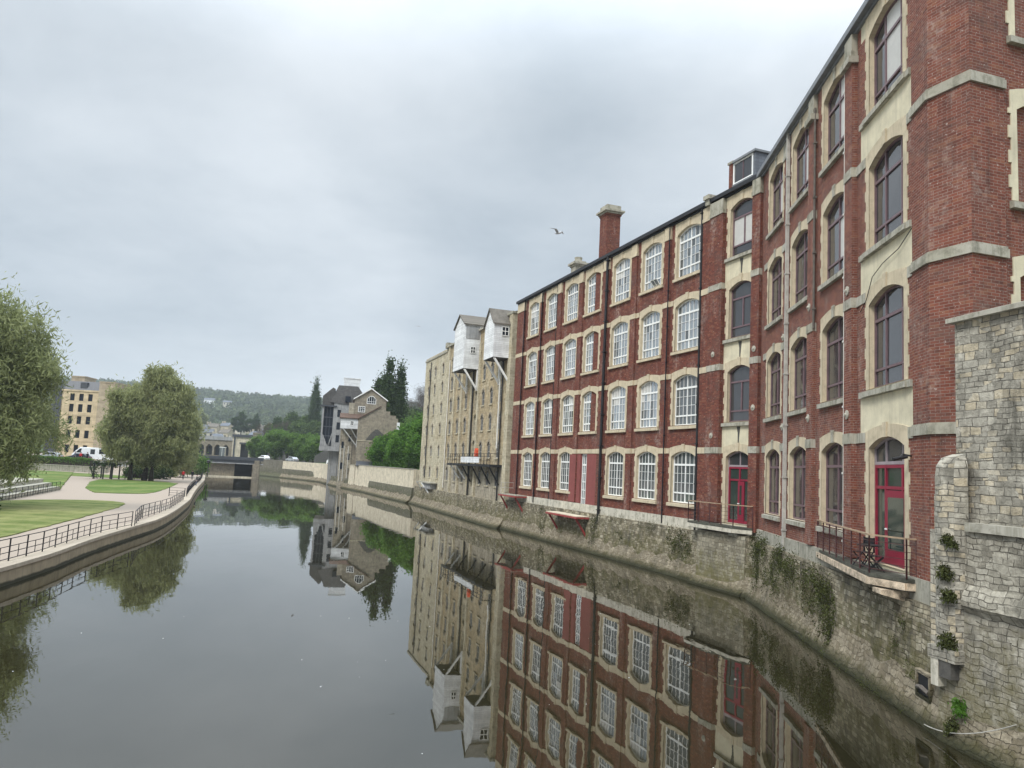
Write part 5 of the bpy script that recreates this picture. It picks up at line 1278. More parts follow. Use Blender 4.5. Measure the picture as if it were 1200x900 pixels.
# chair and table on the near balcony
def on_b(s, off, z): x, y = bb(s, off); return (x, y, z)
ch = thing('folding_chair', 'black slatted folding chair on the near balcony in front of the tall red door', 'chair', on_b(17.65, .52, 3.46), ANG_B + R(160))
mb = MB()
for k in range(5): mb.box(-.22, .22, -.2 + .085 * k, -.13 + .085 * k, .44, .46)
mb.build('seat', ['black'], ch)
mb = MB(); mb.box(-.22, .22, .22, .24, .62, .90); mb.box(-.24, -.20, .2, .24, .44, .92); mb.box(.20, .24, .2, .24, .44, .92); mb.build('backrest', ['black'], ch)
for x in (-.22, .22):
    mb = MB(); mb.bar((x, -.22, 0), (x, .2, .46), .03); mb.build('leg', ['black'], ch); mb = MB(); mb.bar((x, .24, 0), (x, -.2, .44), .03); mb.build('leg', ['black'], ch)
ch2 = copy_tree(ch, None, on_b(16.3, .42, 3.46), ANG_B + R(20), label='black folding chair beside the little table, nearer the far end of the near balcony')
ch['group'] = ch2['group'] = 'balcony chairs'
tb = thing('bistro_table', 'black round bistro table between the two chairs on the near balcony', 'table', on_b(16.95, .48, 3.46))
mb = MB(); mb.lathe([(.34, .70), (.36, .71), (.36, .735), (.0, .735)], n=24); mb.build('tabletop', ['black'], tb)
for k in range(3):
    a = k * 2.094; mb = MB(); mb.bar((.3 * math.cos(a), .3 * math.sin(a), 0), (-.12 * math.cos(a), -.12 * math.sin(a), .70), .028); mb.build('leg', ['black'], tb)
# ------------------------------------------------------------------ trees on the left bank
tree('willow_tree', 'large grey green willow on the striped lawn at the left edge of the frame', 'tree', (-43.0, 61.5, BZ),
     lumps([(0, 0, 8.6, 5.8, 5.8, 5.6), (.2, 0, 12.8, 4.2, 4.2, 4.4), (2.6, -.5, 11.0, 3.3, 3.3, 3.6), (-3.5, 1, 11, 4, 4, 5), (3.2, .2, 6.8, 3.4, 3.8, 3.7), (-2, -2, 5, 4.5, 4, 3), (1.8, 0, 15.2, 1.8, 1.8, 2.1), (3.0, -1., 4.2, 2.8, 3, 2.2)], 5, 12),
     1250, 62, .48, .095, .42, 'willow', 12, .42, 5, droop=.45, shell=.45, streak=.6, limbs=26)
tree('alder_tree', 'tallest olive green tree in the middle of the clump of three by the promenade', 'tree', (-61.2, 131., BZ),
     lumps([(0, .5, 9.6, 4.6, 4.6, 6.4), (.2, .5, 13.8, 4.0, 4.0, 4.8), (.6, 0, 16.9, 2.5, 2.4, 2.3), (.3, -1.5, 4.8, 3.6, 3., 2.4)], 6, 13), 640, 66, .66, .15, .46, 'alder', 14, .42, 6, droop=.55, shell=.45, streak=.3, limbs=18, group='trees by the promenade')
tree('alder_tree', 'olive green tree on the left side of the clump of three by the promenade', 'tree', (-62.6, 129., BZ),
     lumps([(-1.9, 0, 8.2, 3.9, 4.3, 5.2), (-1.2, 0, 12.2, 3.4, 3.4, 4.), (-1.8, 0, 5.2, 3.4, 3.6, 2.6)], 7, 12), 520, 66, .66, .15, .46, 'alder', 10, .36, 7, droop=.55, shell=.45, streak=.3, limbs=14, group='trees by the promenade')
tree('alder_tree', 'olive green tree on the right side of the clump of three by the promenade', 'tree', (-59.6, 130., BZ),
     lumps([(2.9, 0, 8.4, 4.1, 4.4, 5.4), (2.2, .5, 12.4, 3.8, 3.8, 4.3), (3.8, 0, 5.6, 3.2, 3.6, 2.8)], 8, 12), 560, 66, .66, .15, .46, 'alder', 10, .36, 8, droop=.55, shell=.45, streak=.3, limbs=14, group='trees by the promenade')
tree('willow_tree', 'drooping yellow green willow behind the right side of the promenade trees', 'tree', (-67.3, 156., BZ),
     [(0, 0, 6.2, 4.2, 4., 5.), (1.2, 0, 9.6, 3., 3., 2.6), (1.8, 0, 3.6, 2.6, 3., 2.6)], 260, 70, .7, .2, .5, 'alder', 8, .3, 9, droop=.5, streak=.5)
tree('shrub', 'dark rounded shrub in the shade beside the promenade walkers', 'shrub', (-64.5, 141., BZ), [(0, 0, 1.2, 3.6, 2.4, 1.3), (-3, 0, 1.1, 2., 2., 1.)], 120, 60, .3, .2, .35, 'darkgreen', 1., .1, 10, limbs=4)
tree('shrub', 'low dark green shrub standing for the shadow under the big willow', 'shrub', (-40.8, 57.5, BZ), [(0, 0, .5, 2.6, 2., .65), (-2.5, 1, .5, 2.5, 2., .6)], 110, 70, .25, .16, .3, 'darkgreen', .5, .06, 11, limbs=4)  # dark leaves put where the willow's patch of shade falls
tree('shrub', 'light green shrub at the end of the promenade by the bridge', 'shrub', (-73., 181., BZ), [(0, 0, 2.2, 3., 3., 2.4)], 90, 60, .45, .25, .4, 'lime', 2, .12, 12, limbs=4)

# bushes and trees behind the pale wall, next to the mill
bush_spec = [((-24.6, 157.5, 4.), [(0, 0, 3.6, 3.6, 3.4, 3.8), (2, 1, 5.4, 3., 3., 3.)], 'bright green round bush against the stepped stone gable'),
             ((-19.8, 150.5, 4.), [(0, 0, 3.9, 3.6, 3.4, 4.2), (1.4, 1, 6.6, 3.2, 3., 3.2)], 'largest bright green bush above the pale river wall'),
             ((-15.6, 147., 4.), [(0, 0, 4.4, 3.6, 3.4, 4.6), (.4, 1, 8., 3.2, 3., 3.2)], 'bright green bush nearest the yellow stone mill'),
             ((-21.5, 172., 5.), [(0, 0, 6., 4.6, 4., 5.2), (3.4, 0, 8.2, 4., 4., 4.4)], 'paler green tree standing behind the bright bushes')]
for i, (loc, bl, lab) in enumerate(bush_spec):
    tree('bush', lab, 'bush', loc, bl, 240, 90, .42, .26, .42, 'fresh' if i < 3 else 'lime', 4, .2, 40 + i, limbs=6, group='bushes above the river wall')
def poplar(label, loc, h, r_, seed, mat='darkgreen', group=None):
    bl = [(0, 0, h * f, r_ * k, r_ * k, h * .17) for f, k in ((.22, .75), (.38, 1.), (.55, .95), (.7, .75), (.84, .45), (.94, .22))]
    return tree('poplar_tree', label, 'tree', loc, bl, 300, 60, .6, .3, .5, mat, h * .85, .3, seed, droop=-.4, shell=.4, streak=.9, limbs=6, group=group)
poplar('tallest dark columnar poplar behind the gabled mill house', (-30.9, 192., 6.), 24.8, 2.2, 51, group='poplars behind the mill house')
poplar('dark columnar poplar just right of the tallest poplar', (-28.2, 193., 6.), 22.4, 2.0, 52, group='poplars behind the mill house')
poplar('shortest of the dark poplars, behind the stepped gable', (-33.6, 194., 6.), 20.4, 1.8, 53, group='poplars behind the mill house')
poplar('lone narrow poplar rising above the wood left of the grey tower', (-97., 381., 16.), 27., 2.6, 54)
# ---- terrain beyond the bridge
RIDGE = [(-4000, 128), (-1070, 133), (-855, 132), (-700, 130), (-620, 121), (-530, 118), (-390, 115), (200, 118), (3000, 110)]
def ridge(x):
    for (a, b), (c, d) in zip(RIDGE, RIDGE[1:]):
        if a <= x <= c: return b + (d - b) * (x - a) / (c - a)
    return 115
def T(x, y):
    z = 3.2 + 16 * smooth(400, 560, y) * smooth(-60, -130, x) * 1.
    z += 13 * smooth(330, 420, y) * smooth(-170, -110, x) + 22 * smooth(240, 360, y) * smooth(-80, -25, x)
    w = ridge(x * 1600 / max(y, 900)) - 19.
    z += w * (smooth(600, 1600, y) if y < 1600 else 1.) * (1 - .25 * smooth(560, 400, y))
    if y > 700: z += 7 * mnoise.noise(Vector((x * .006, y * .004, 3.))) * smooth(700, 1100, y) * (1 - smooth(1350, 1580, y) * .7)
    return z
xs = [-1650, -1500, -1300] + list(range(-1150, -20, 30)) + [0, 40, 90, 150, 250, 420]
ysT = [255, 262, 275, 290, 305, 320, 340, 360, 380, 400, 430, 460, 500, 550, 600, 660, 720, 800, 880, 960, 1040, 1120, 1200, 1280, 1360, 1440, 1520, 1600, 1700, 1900]
mb = MB(); G = [[(x, y, T(x, y)) for x in xs] for y in ysT]
V = [p for row in G for p in row]; nx = len(xs)
mb.idx(V, [(j * nx + i, j * nx + i + 1, (j + 1) * nx + i + 1, (j + 1) * nx + i) for j in range(len(ysT) - 1) for i in range(nx - 1)])
tag(mb.build('hills', ['hill'], smooth=True), kind='structure')
# right bank ground behind the walls
RB = [(13.5, -40), (13.6, 10), (14.5, 41), (3., 72), (1.0, 79), (-13.5, 118), (-26, 148), (-33.5, 163.5), (-37.5, 176), (-47, 201), (-64.5, 223), (-80., 240), (-120, 262)]
mb = MB(); ro = [0, 6, 20, 60, 200, 400]
rows_ = [[(x + o, y, 3.2 if y < 100 else 4.2 + 12 * smooth(14, 60, o) * smooth(120, 150, y) * (1 - smooth(185, 205, y))) for o in ro] for x, y in RB]
for a, b in zip(rows_, rows_[1:]):
    for k in range(len(ro) - 1): mb.poly([a[k], a[k + 1], b[k + 1], b[k]])
tag(mb.build('bank_ground', ['ground']), kind='structure')
# ---- wooded hillside: no one could count these crowns
r_ = np.random.default_rng(77); cs = []
while len(cs) < 6000:
    y = 565 + 1085 * r_.random() ** .78; x = -y * (r_.random() * .62 + .12)
    if mnoise.noise(Vector((x * .008, y * .006, 1.))) < -.26 and 950 < y < 1450: continue
    cs.append((x, y, T(x, y), (.6 + 1.0 * r_.random() ** 2) * (.7 if y < 900 else 1.05)))
cs = np.array(cs); per = 26; ci = np.repeat(np.arange(len(cs)), per); s = cs[ci, 3][:, None]
d = unit(r_.normal(size=(len(ci), 3))); d[:, 2] = np.abs(d[:, 2]) * 1.1
C = cs[ci, :3] + d * np.array([4.6, 4.6, 5.6]) * s * (.55 + .45 * r_.random((len(ci), 1))) + np.array([0, 0, 2.5])
tag(link('hillside_woodland', leaf_mesh('hillside_woodland', 'hillwood', C, unit(r_.normal(size=C.shape)) * 1.7 * s, unit(r_.normal(size=C.shape)) * 1.3 * s)), 'soft blue green woodland covering the far hillside', kind='stuff')
# middle-distance wood
protos = {}
def stock(kind, loc, sc, rz, name, label, group):
    o = copy_tree(protos[kind], None, loc, rz, (sc, sc, sc * rng.uniform(.92, 1.1)), label); o['group'] = group; o.name = name; return o
def make_proto(kind, mat, blobs, cl, per, leaf, wid, spread, th, tr, seed, bark='bark', name='broadleaf_tree'):
    C, A, B, P = foliage(seed, lumps(blobs, seed, 10), cl, per, leaf, wid, spread, .1, .45)
    protos[kind] = (leaf_mesh('crown', mat, C, A, B), trunk_mb(th, tr, 10, seed, targets=P).mesh('trunk', [bark], True), name)
def plant(kind, label, loc, sc, rz, group):
    cm, tm, name = protos[kind]; o = thing(name, label, 'tree', loc, rz, group); o.scale = (sc, sc, sc * rng.uniform(.95, 1.1))
    link('crown', cm, o); link('trunk', tm, o); return o
make_proto('row', 'lime', [(0, 0, 5., 3.6, 3.6, 3.8), (.8, 0, 7.3, 2.5, 2.5, 2.4), (-1.4, .5, 3.6, 2.6, 2.6, 2.4)], 230, 60, .55, .3, .42, 6, .25, 61)
make_proto('wood', 'woodgreen', [(0, 0, 8., 4.2, 4.2, 5.2), (1., 0, 11.6, 2.8, 2.8, 3.4)], 200, 45, .9, .5, .6, 10, .3, 62)
make_proto('wooddark', 'darkgreen', [(0, 0, 8., 3.8, 3.8, 6.), (.6, 0, 12.2, 2.4, 2.4, 3.6)], 190, 45, .9, .5, .6, 10, .3, 63)
make_proto('bare', 'russet', [(0, 0, 8.6, 4., 4., 4.6), (.4, 0, 12., 2.6, 2.6, 3.4)], 260, 26, .8, .035, .6, 11, .3, 64, 'bark_grey', 'bare_tree')
for i, (x, y, s) in enumerate(((-85, 262, .92), (-81.3, 260, 1.0), (-77.6, 258, 1.12), (-73.2, 256, 1.16), (-69.0, 253, 1.0), (-65.0, 249, 1.04), (-59.5, 236, .98))):
    plant('row', 'rounded spring green tree in the row behind the far river walls', (x, y, 4.4), s, i * 1.3, 'tree row behind the far river walls')
k = 0
for i in range(26):
    x = -121 + 34 * rng.random(); y = 355 + 60 * rng.random(); x *= y / 380
    f = (x + 124) / 40
    kd = rng.choice(['wood', 'wooddark', 'wood', 'wooddark', 'bare'])
    if i < 4: x, y, kd, f = -121 + i * 2.4, 374 + i * 4, 'bare', .3
    plant(kd, {'wood': 'mid green tree in the wood left of the grey tower', 'wooddark': 'dark green tree in the wood left of the grey tower', 'bare': 'bare brownish tree in the wood left of the grey tower'}[kd], (x, y, T(x, y) - .5), rng.uniform(.85, 1.05) * (.72 + .34 * min(1, f * 1.6)), rng.uniform(0, 6), 'wood left of the grey tower')
for i, (x, y, s) in enumerate(((-50, 330, 1.05), (-46.5, 334, 1.15), (-43, 326, 1.15), (-39.5, 330, 1.3), (-36.5, 326, 1.3), (-53, 338, .9))):
    plant('bare', 'tall bare winter tree on the slope behind the stone mills', (x, y, T(x, y) - 1), s, i * 2.1, 'bare trees on the slope')
for i in range(16):
    x = -62 + 40 * rng.random(); y = 255 + 60 * rng.random()
    plant(rng.choice(['wood', 'wooddark']), 'dark tree on the wooded slope behind the stone mills', (x, y, T(x, y) - 1), rng.uniform(.8, 1.0), rng.uniform(0, 6), 'trees on the slope behind the mills')
# trees along the left bank further downstream
for i in range(12):
    x = -135 - 75 * rng.random(); y = 195 + 60 * rng.random()
    plant('row' if i % 3 else 'wood', 'green tree beyond the left bank car park', (x, y, 3.2), rng.uniform(.9, 1.2), rng.uniform(0, 6), 'trees beyond the car park')
# the belt of trees along the road left of the frame, seen mirrored in the factory windows
belt = [(-112 - 38 * rng.random(), 40 + 125 * rng.random()) for _ in range(46)]; belt = [(x, y) for x, y in belt if x < -.78 * y - 6]
C, A, B, P = foliage(91, [(x, y, 9., 4.6, 4.6, 7.) for x, y in belt] + [(x + 1, y, 14., 3., 3., 3.6) for x, y in belt], 2600, 26, 1., .55, .8, .1, .5)
tag(link('roadside_woodland', leaf_mesh('roadside_woodland', 'woodgreen', C, A, B)), 'belt of roadside trees left of the lawns', kind='stuff')
# cedar, conifer
tree('cedar_tree', 'wide dark cedar with flat layers above the distant houses', 'tree', (-174., 500., T(-174, 500)), [(0, 0, 17 + 0, 2., 2., 2.), (-3, 0, 14.5, 4., 3., .8), (3, 0, 13.5, 4.5, 3., .9), (-3.5, 0, 11.5, 5., 3.6, .9), (3., 0, 10., 5.2, 4., 1.), (0, 0, 8.5, 5.5, 4., 1.2)], 180, 40, 1., .5, .5, 'darkgreen', 15, .5, 71, limbs=8)
tree('conifer_tree', 'pointed dark conifer beside the cedar', 'tree', (-165.5, 502., T(-165, 502)), [(0, 0, 16., .8, .8, 2.6), (0, 0, 12.5, 1.9, 1.9, 3.), (0, 0, 8.5, 2.6, 2.6, 3.4)], 120, 40, .9, .4, .45, 'darkgreen', 15, .4, 72, limbs=4)
tree('broadleaf_tree', 'pale grey green rounded tree at the left of the distant houses', 'tree', (-226., 560., T(-226, 560)), [(0, 0, 11., 5., 5., 6.)], 120, 40, 1.1, .6, .7, 'willow', 9, .4, 73, limbs=6)
for i in range(10):
    x = -215 + 60 * rng.random(); y = 470 + 40 * rng.random() + i
    plant('wood' if i % 2 else 'row', 'low green tree among the distant hillside houses', (x, y, T(x, y) - 2), rng.uniform(.35, .6), i, 'trees among the distant houses')

# ------------------------------------------------------------------ bridge, viaduct, distant houses
BA = math.atan2(240 - 203, -67.5 + 80.5) * .35
br = thing('road_bridge', 'low dark road bridge with a pale concrete pier crossing the far end of the river', 'bridge', (-81., 198., 0), R(20))
mb = MB(); mb.box(-14, 16.9, -.3, 12, 3.75, 4.5); mb.build('deck', ['clad_dark'], br)
mb = MB(); mb.box(-14, 17.6, -.5, -.15, 4.5, 5.35); mb.build('parapet', ['clad_dark'], br)
mb = MB(); mb.box(-14, 17.6, -.42, -.32, 3.5, 3.75); mb.build('fascia', ['clad'], br)
mb = MB(); mb.box(-2., 10.6, .9, 11, -2, 3.72); mb.build('pier', ['gable'], br)
mb = MB(); mb.box(-2., 16.8, -.5, .88, -1., .28); mb.build('waterline_sill', ['cream_wall'], br)
mb = MB(); mb.box(10.6, 15.0, 5., 11, -2., 3.7); mb.build('opening_shade', ['black'], br)  # black block standing in for the shade inside the opening
mb = MB(); mb.box(15.0, 16.8, -1., 10., -2, 3.72); mb.prism_xz([(15.4, 4.6), (16.6, 4.6), (16.6, -2), (14.9, -2)], -1.4, -1.01); mb.build('abutment', ['gable'], br)
vi = thing('railway_viaduct', 'dark stone railway viaduct with three small arches beyond the road bridge', 'viaduct', (-136., 300., 2.), R(8))
mb = MB(); cols = [(11.5 + 3.1 * i, 13.9 + 3.1 * i, [(3.2, 6.2, 1.2)]) for i in range(-3, 5)]
wall(mb, 0, 28.5, 0, 10., cols, 0.); 
for a, b, o in cols: reveal(mb, outline(a, b, *o[0])[::-1], 3., 0.)
mb.box(0, 28.5, 3., 4., 0, 10.); mb.build('arcade_wall', ['gable'], vi)
mb = MB(); mb.box(0, 28.6, -.3, 4.2, 9.2, 9.5); mb.box(0, 28.6, -.15, .3, 9.5, 10.6); mb.build('parapet', ['clad'], vi)
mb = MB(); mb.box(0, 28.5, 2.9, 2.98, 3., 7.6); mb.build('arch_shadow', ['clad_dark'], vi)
ki = thing('glass_kiosk', 'small pale green glass kiosk in front of the viaduct', 'kiosk', (-108.8, 291., 3.2), R(8))
mb = MB(); mb.box(0, 1.9, 0, 2., .2, 5.); mb.build('glass_wall', ['glass_a'], ki); mb = MB(); mb.box(-.1, 2., -.1, 2.1, 5., 5.25); mb.box(-.1, 2., -.1, 2.1, 0, .2); mb.box(.9, 1., -.05, 0, .2, 5.); mb.build('frame', ['white'], ki)
po = thing('railway_portal', 'pale stone railway portal with a black square opening', 'railway portal', (-106., 296., 3.), R(14))
mb = MB(); wall(mb, 0, 7.2, 0, 9.6, [(3.1, 6.1, [(1.5, 7.0, 0)])], 0.); reveal(mb, outline(3.1, 6.1, 1.5, 7., 0)[::-1], 1.2, 0.); mb.box(0, 7.2, 1.3, 4, 0, 9.6); mb.build('wall', ['cream_wall'], po)
mb = MB(); mb.box(3.1, 6.1, 1.15, 1.25, 1.5, 7.); mb.build('opening', ['black'], po)
mb = MB(); mb.box(-.2, 7.4, -.4, 4., 9.6, 10.6); mb.box(.5, 1., -.3, 0, 1., 9.6); mb.box(2.6, 6.6, -.2, -.01, 7.1, 7.6); mb.build('girder', ['clad_dark', ], po)
mb = MB(); mb.box(7.4, 10., -.6, 4., 0, 11.2); mb.box(7.2, 10.2, -.8, 4.2, 11.2, 11.7); mb.build('end_pier', ['gable'], po)
rl = thing('railway_parapet', 'long pale railway parapet running above the green tree row', 'parapet', (-106., 322., 12.6), R(0))
mb = MB(); mb.box(0, 46., 0, .4, .4, 1.15); mb.build('parapet_rail', ['cream_wall'], rl)
mb = MB(); mb.box(0, 46, .05, .8, -9, .4); mb.build('wall_face', ['gable_dark'], rl)
# distant houses: a thing each
hm = []
M['house_a'] = stone_mat('pale_house_front', (.58, .53, .44), .2, grime=.25); M['house_b'] = stone_mat('honey_house_front', (.47, .41, .31), .2, grime=.3)
for j, (w, d, h, wm, rm) in enumerate(((6.5, 7, 6.2, 'house_a', 'clad_dark'), (8, 6.5, 6.8, 'house_b', 'slate'), (6., 8, 7.6, 'house_b', 'slate_blue'))):
    a = MB(); a.box(-w / 2, w / 2, 0, d, 0, h); a.prism_yz([(0, h), (d, h), (d / 2, h + 2.3)], -w / 2 + .01, w / 2 - .01)
    b = MB(); b.prism_yz([(-.3, h - .05), (d / 2, h + 2.35), (d + .3, h - .05), (d + .3, h + .12), (d / 2, h + 2.55), (-.3, h + .12)], -w / 2 - .2, w / 2 + .2)
    c = MB(); c.box(-w / 2, -w / 2 + .9, d / 2 - .5, d / 2 + .5, h + 1.4, h + 3.6)
    e = MB(); e.box(-.5, .5, -.06, .02, 0, 1.5)
    hm.append((a.mesh('wall', [wm]), b.mesh('roof', [rm]), c.mesh('chimney', [wm]), e.mesh('window', ['glass_far']), w, h))
for i in range(40):
    t = i % 8; row = i // 8
    x = -236 + t * 8.3 + rng.uniform(-1.5, 1.5) + row * 1.5; y = 455 + row * 36 + rng.uniform(-6, 6); x *= (y / 560)
    if -182 * (y / 500) < x < -160 * (y / 500) and row in (1, 2) and y < 530 and y > 480: continue
    a, b, c, e, w, h = hm[rng.randrange(3)]
    o = thing('terraced_house', 'small pale stone house with a dark pitched roof on the slope beyond the viaduct', 'house', (x, y, T(x, y) - .6), R(rng.uniform(-25, 35)), 'distant houses beyond the viaduct')
    link('wall', a, o); rf = link('roof', b, o); link('chimney', c, rf)
    for xx in (-w * .25, w * .25):
        for zz in (1.2, 3.9): link('window', e, o, (xx, 0, zz))
for lab, kx, kz, w, h in (('white villa standing alone on the wooded hillside', -.400, .0635, 14, 6), ('pale long house lower among trees right of the white villa', -.375, .0625, 11, 4.5)):
    y = 700
    while T(kx * y, y) + 5 < 6 + kz * y and y < 1580: y += 5
    x = kx * y; z = T(x, y); o = thing('hillside_villa', lab, 'house', (x, y, z + 5), R(10))
    mb = MB(); mb.box(0, w, 0, 8, -6, h); mb.build('wall', ['coach' if w > 13 else 'house_a'], o); mb = MB(); mb.prism_yz([(-.6, h), (8.6, h), (4, h + 2.6)], -.5, w + .5); mb.build('roof', ['slate_blue'], o)
    for k in range(3):
        mb = MB(); mb.box(2 + k * 4 - .6, 2 + k * 4 + .6, -.08, .05, 1., 3.2); mb.build('window', ['glass_far'], o)

# ------------------------------------------------------------------ plants on the river wall
def wall_plant(name, label, frame, s, off, blobs, cl, per, leaf, wid, spread, mat, seed, stems=5, group='plants growing on the river walls', droop=.6):
    x, y = ab(s, off) if frame == 'A' else bb(s, off)
    o = thing(name, label, 'plant', (x, y, 0), ANG_A if frame == 'A' else ANG_B, group)
    r0 = random.Random(seed * 3); sub_ = []
    for bx, by, bz, rx, ry, rz in blobs:
        rx *= 1.7
        for q in range(13):
            k = r0.uniform(.05, .3); x_ = bx + r0.uniform(-1, 1) * rx; z_ = bz + r0.uniform(-1, 1) * rz
            sub_ += [(x_, by, z_, rx * k, ry, rz * k * .8), (x_ + r0.uniform(-.1, .1), by, z_ - rz * .35, rx * k * .5, ry, rz * .4)]
    C, A, B, P = foliage(seed, sub_, int(cl * 1.25), int(per * .5), leaf * .58, wid * .58, spread * .9, droop, .1, .8)
    link('leaves', leaf_mesh('leaves', mat, C, A, B), o)
    rr = random.Random(seed); mb = MB()
    for k in range(stems):
        b = blobs[k % len(blobs)]; x0 = b[0] + rr.uniform(-b[3], b[3]) * .6
        pts = [(x0 + rr.uniform(-.15, .15) * i, .06 - .04 * (i % 2), max(.15, b[2] + b[5] * (1 - 2 * i / 4))) for i in range(5)]
        mb.tube(pts, [.02, .018, .016, .012, .008], 5)
    mb.build('stem', ['bark_grey'], o); return o
IV = dict(leaf=.12, wid=.085, spread=.14)
wall_plant('ivy', 'ivy strand hanging below the thick black downpipe by the red platform', 'A', -18.6, .32, [(0, 0, 1.7, .32, .12, .9), (.1, -.05, .7, .42, .16, .5)], 60, 40, .13, .09, .12, 'ivy', 101)
wall_plant('ivy', 'narrow ivy strand under the thin downpipe left of the near red platform', 'A', -28.4, .32, [(0, 0, 1.6, .38, .12, 1.0), (.1, -.05, .6, .45, .16, .5)], 60, 40, .13, .09, .12, 'ivy', 102)
wall_plant('ivy', 'wide ivy patch on the rubble wall left of the far red door balcony', 'A', -6.4, .34, [(0, 0, 1.5, .7, .14, .95), (.5, 0, 2.2, .5, .12, .6), (-1.2, 0, 2.3, .5, .1, .4)], 90, 45, .14, .1, .14, 'ivy', 103)
wall_plant('wall_grass', 'fringe of weeds along the ledge below the whitewashed plinth', 'A', -13, .3, [(-3.6, 0, 2.65, 1.2, .1, .18), (0, 0, 2.6, 1.6, .1, .16), (3.6, 0, 2.65, 1.4, .1, .2), (5.8, 0, 2.5, .6, .1, .3)], 70, 40, .2, .03, .14, 'ivy', 104, droop=-.3)
wall_plant('ivy', 'small ivy tuft in the middle of the rubble wall under the three white windows', 'A', -12.0, .3, [(0, 0, 1.4, .2, .1, .5), (-2.6, 0, 1.9, .3, .1, .3)], 30, 40, .12, .08, .1, 'ivy', 105)
wall_plant('ivy', 'dense dark ivy in the corner beside the pale buttress', 'B', 1.6, .32, [(0, 0, 2.1, .6, .14, 1.1), (.9, 0, 2.6, .7, .12, .5), (.2, 0, .9, .4, .12, .5)], 120, 50, .12, .085, .13, 'ivy', 106)
wall_plant('ivy', 'green ivy column under the wide grey downpipe', 'B', 5.4, .32, [(0, 0, 1.8, .42, .14, 1.2), (.6, 0, 2.5, .6, .1, .4), (-1.3, 0, 1.5, .6, .1, .5)], 110, 50, .11, .08, .12, 'ivy', 107)
wall_plant('creeper', 'dry brown creeper mat spread over the wall below the dark windows', 'B', 8.2, .3, [(0, 0, 1.5, 1.5, .1, .9), (1.6, 0, 1.0, .8, .1, .6), (-1.4, 0, .9, .8, .1, .4)], 130, 45, .22, .03, .2, 'drystem', 108, 14)
wall_plant('ivy', 'olive ivy patch over the top of the dry creeper under the third dark window', 'B', 9.6, .34, [(0, 0, 2.3, 1.3, .12, .5), (1.0, 0, 1.6, .6, .12, .5), (-1.6, 0, 2.2, .8, .1, .4)], 120, 45, .11, .08, .14, 'ivy', 109)
wall_plant('ivy', 'dark ivy clump hanging below the far end of the near balcony', 'B', 12.6, .36, [(0, 0, 1.45, .45, .16, 1.0), (.3, -.05, .8, .35, .16, .4), (-.5, 0, 2.1, .4, .1, .4)], 110, 50, .12, .09, .13, 'ivy', 110)
wall_plant('ivy', 'small fern tufts on the wall below the near corner pier', 'B', 18.9, .32, [(0, 0, 2.2, .12, .08, .12), (-.3, 0, 1.6, .14, .1, .12), (.6, 0, 1.35, .2, .1, .12), (.9, 0, .95, .12, .1, .1)], 34, 30, .09, .05, .05, 'ivy', 111, 2)
for i, (lx, lz, r0, lab) in enumerate(((.42, 4.8, .17, 'topmost fern tuft on the round topped buttress'), (.25, 4.05, .11, 'second fern tuft down the round topped buttress'), (.38, 3.55, .12, 'third fern tuft down the round topped buttress'), (.30, 2.45, .17, 'fern tuft at the foot of the round topped buttress'), (.5, .95, .14, 'bright green fern tuft beside the pale repair block'), (.3, .45, .15, 'dark weed clump at the waterline below the repair block'))):
    c, s = math.cos(ANG_W), math.sin(ANG_W); yy = -.62 if lx < .55 and lz > 2 else -.5
    o = thing('fern', lab, 'plant', (W0.x + c * lx - s * yy, W0.y + s * lx + c * yy, lz), ANG_W, 'fern tufts on the stone abutment')
    C, A, B, P = foliage(130 + i, [(0, 0, 0, r0, r0 * .6, r0 * .7), (r0 * .9, 0, -r0 * .8, r0 * .5, r0 * .4, r0 * .5), (-r0 * .5, 0, -r0 * 1.1, r0 * .4, r0 * .3, r0 * .5)], 14, 34, .10, .035, .05, .5, .3); link('leaves', leaf_mesh('leaves', 'ivy' if i != 4 else 'fresh', C, A, B), o)
# weeds at waterline of the footing
wall_plant('wall_grass', 'dark mossy fringe along the waterline of the near river wall', 'B', 14, .74, [(-4.5, 0, .06, 2.2, .1, .05), (0, 0, .06, 2.2, .12, .05), (4., 0, .06, 2., .12, .06)], 90, 30, .08, .03, .06, 'ivy', 140, 0 + 1)

# ------------------------------------------------------------------ gulls
M['gull'] = plain('grey_white_feathers', (.42, .42, .43), .8, .2, .15)
def gull(label, loc, rz, s, lift):
    o = thing('gull', label, 'bird', loc, rz, 'gulls in flight'); o.scale = (s, s, s)
    mb = MB(); mb.tube([(0, -.28, .0), (0, -.2, .01), (0, -.05, 0), (0, .14, .0), (0, .30, .02)], [.02, .055, .075, .055, .02], 8); mb.build('body', ['gull'], o, smooth=True)
    for sg_ in (-1, 1):
        mb = MB(); L = [(0, .08, .03), (sg_ * .30, .03, .03 + lift), (sg_ * .72, .12, .03 + lift * .75)]; W_ = [.13, .11, .02]
        mb.idx([(p[0], p[1] - w, p[2] + dz) for dz in (0, .012) for p, w in zip(L, W_)] + [(p[0], p[1] + w * .6, p[2] + dz) for dz in (0, .012) for p, w in zip(L, W_)],
               [(0, 1, 7, 6), (1, 2, 8, 7), (3, 9, 10, 4), (4, 10, 11, 5), (0, 3, 4, 1), (1, 4, 5, 2), (6, 7, 10, 9), (7, 8, 11, 10)])
        mb.build('wing', ['gull'], o)
gull('large gull gliding to the left of the tall brick chimney', (3.1, 60, 24.95), R(50), 1.25, .16)
gull('tiny gull high over the stone mill', (-11.5, 90, 22.2), R(20), .55, -.05); gull('tiny gull over the grey tower to the left', (-31.5, 120, 17.8), R(80), .8, .1)
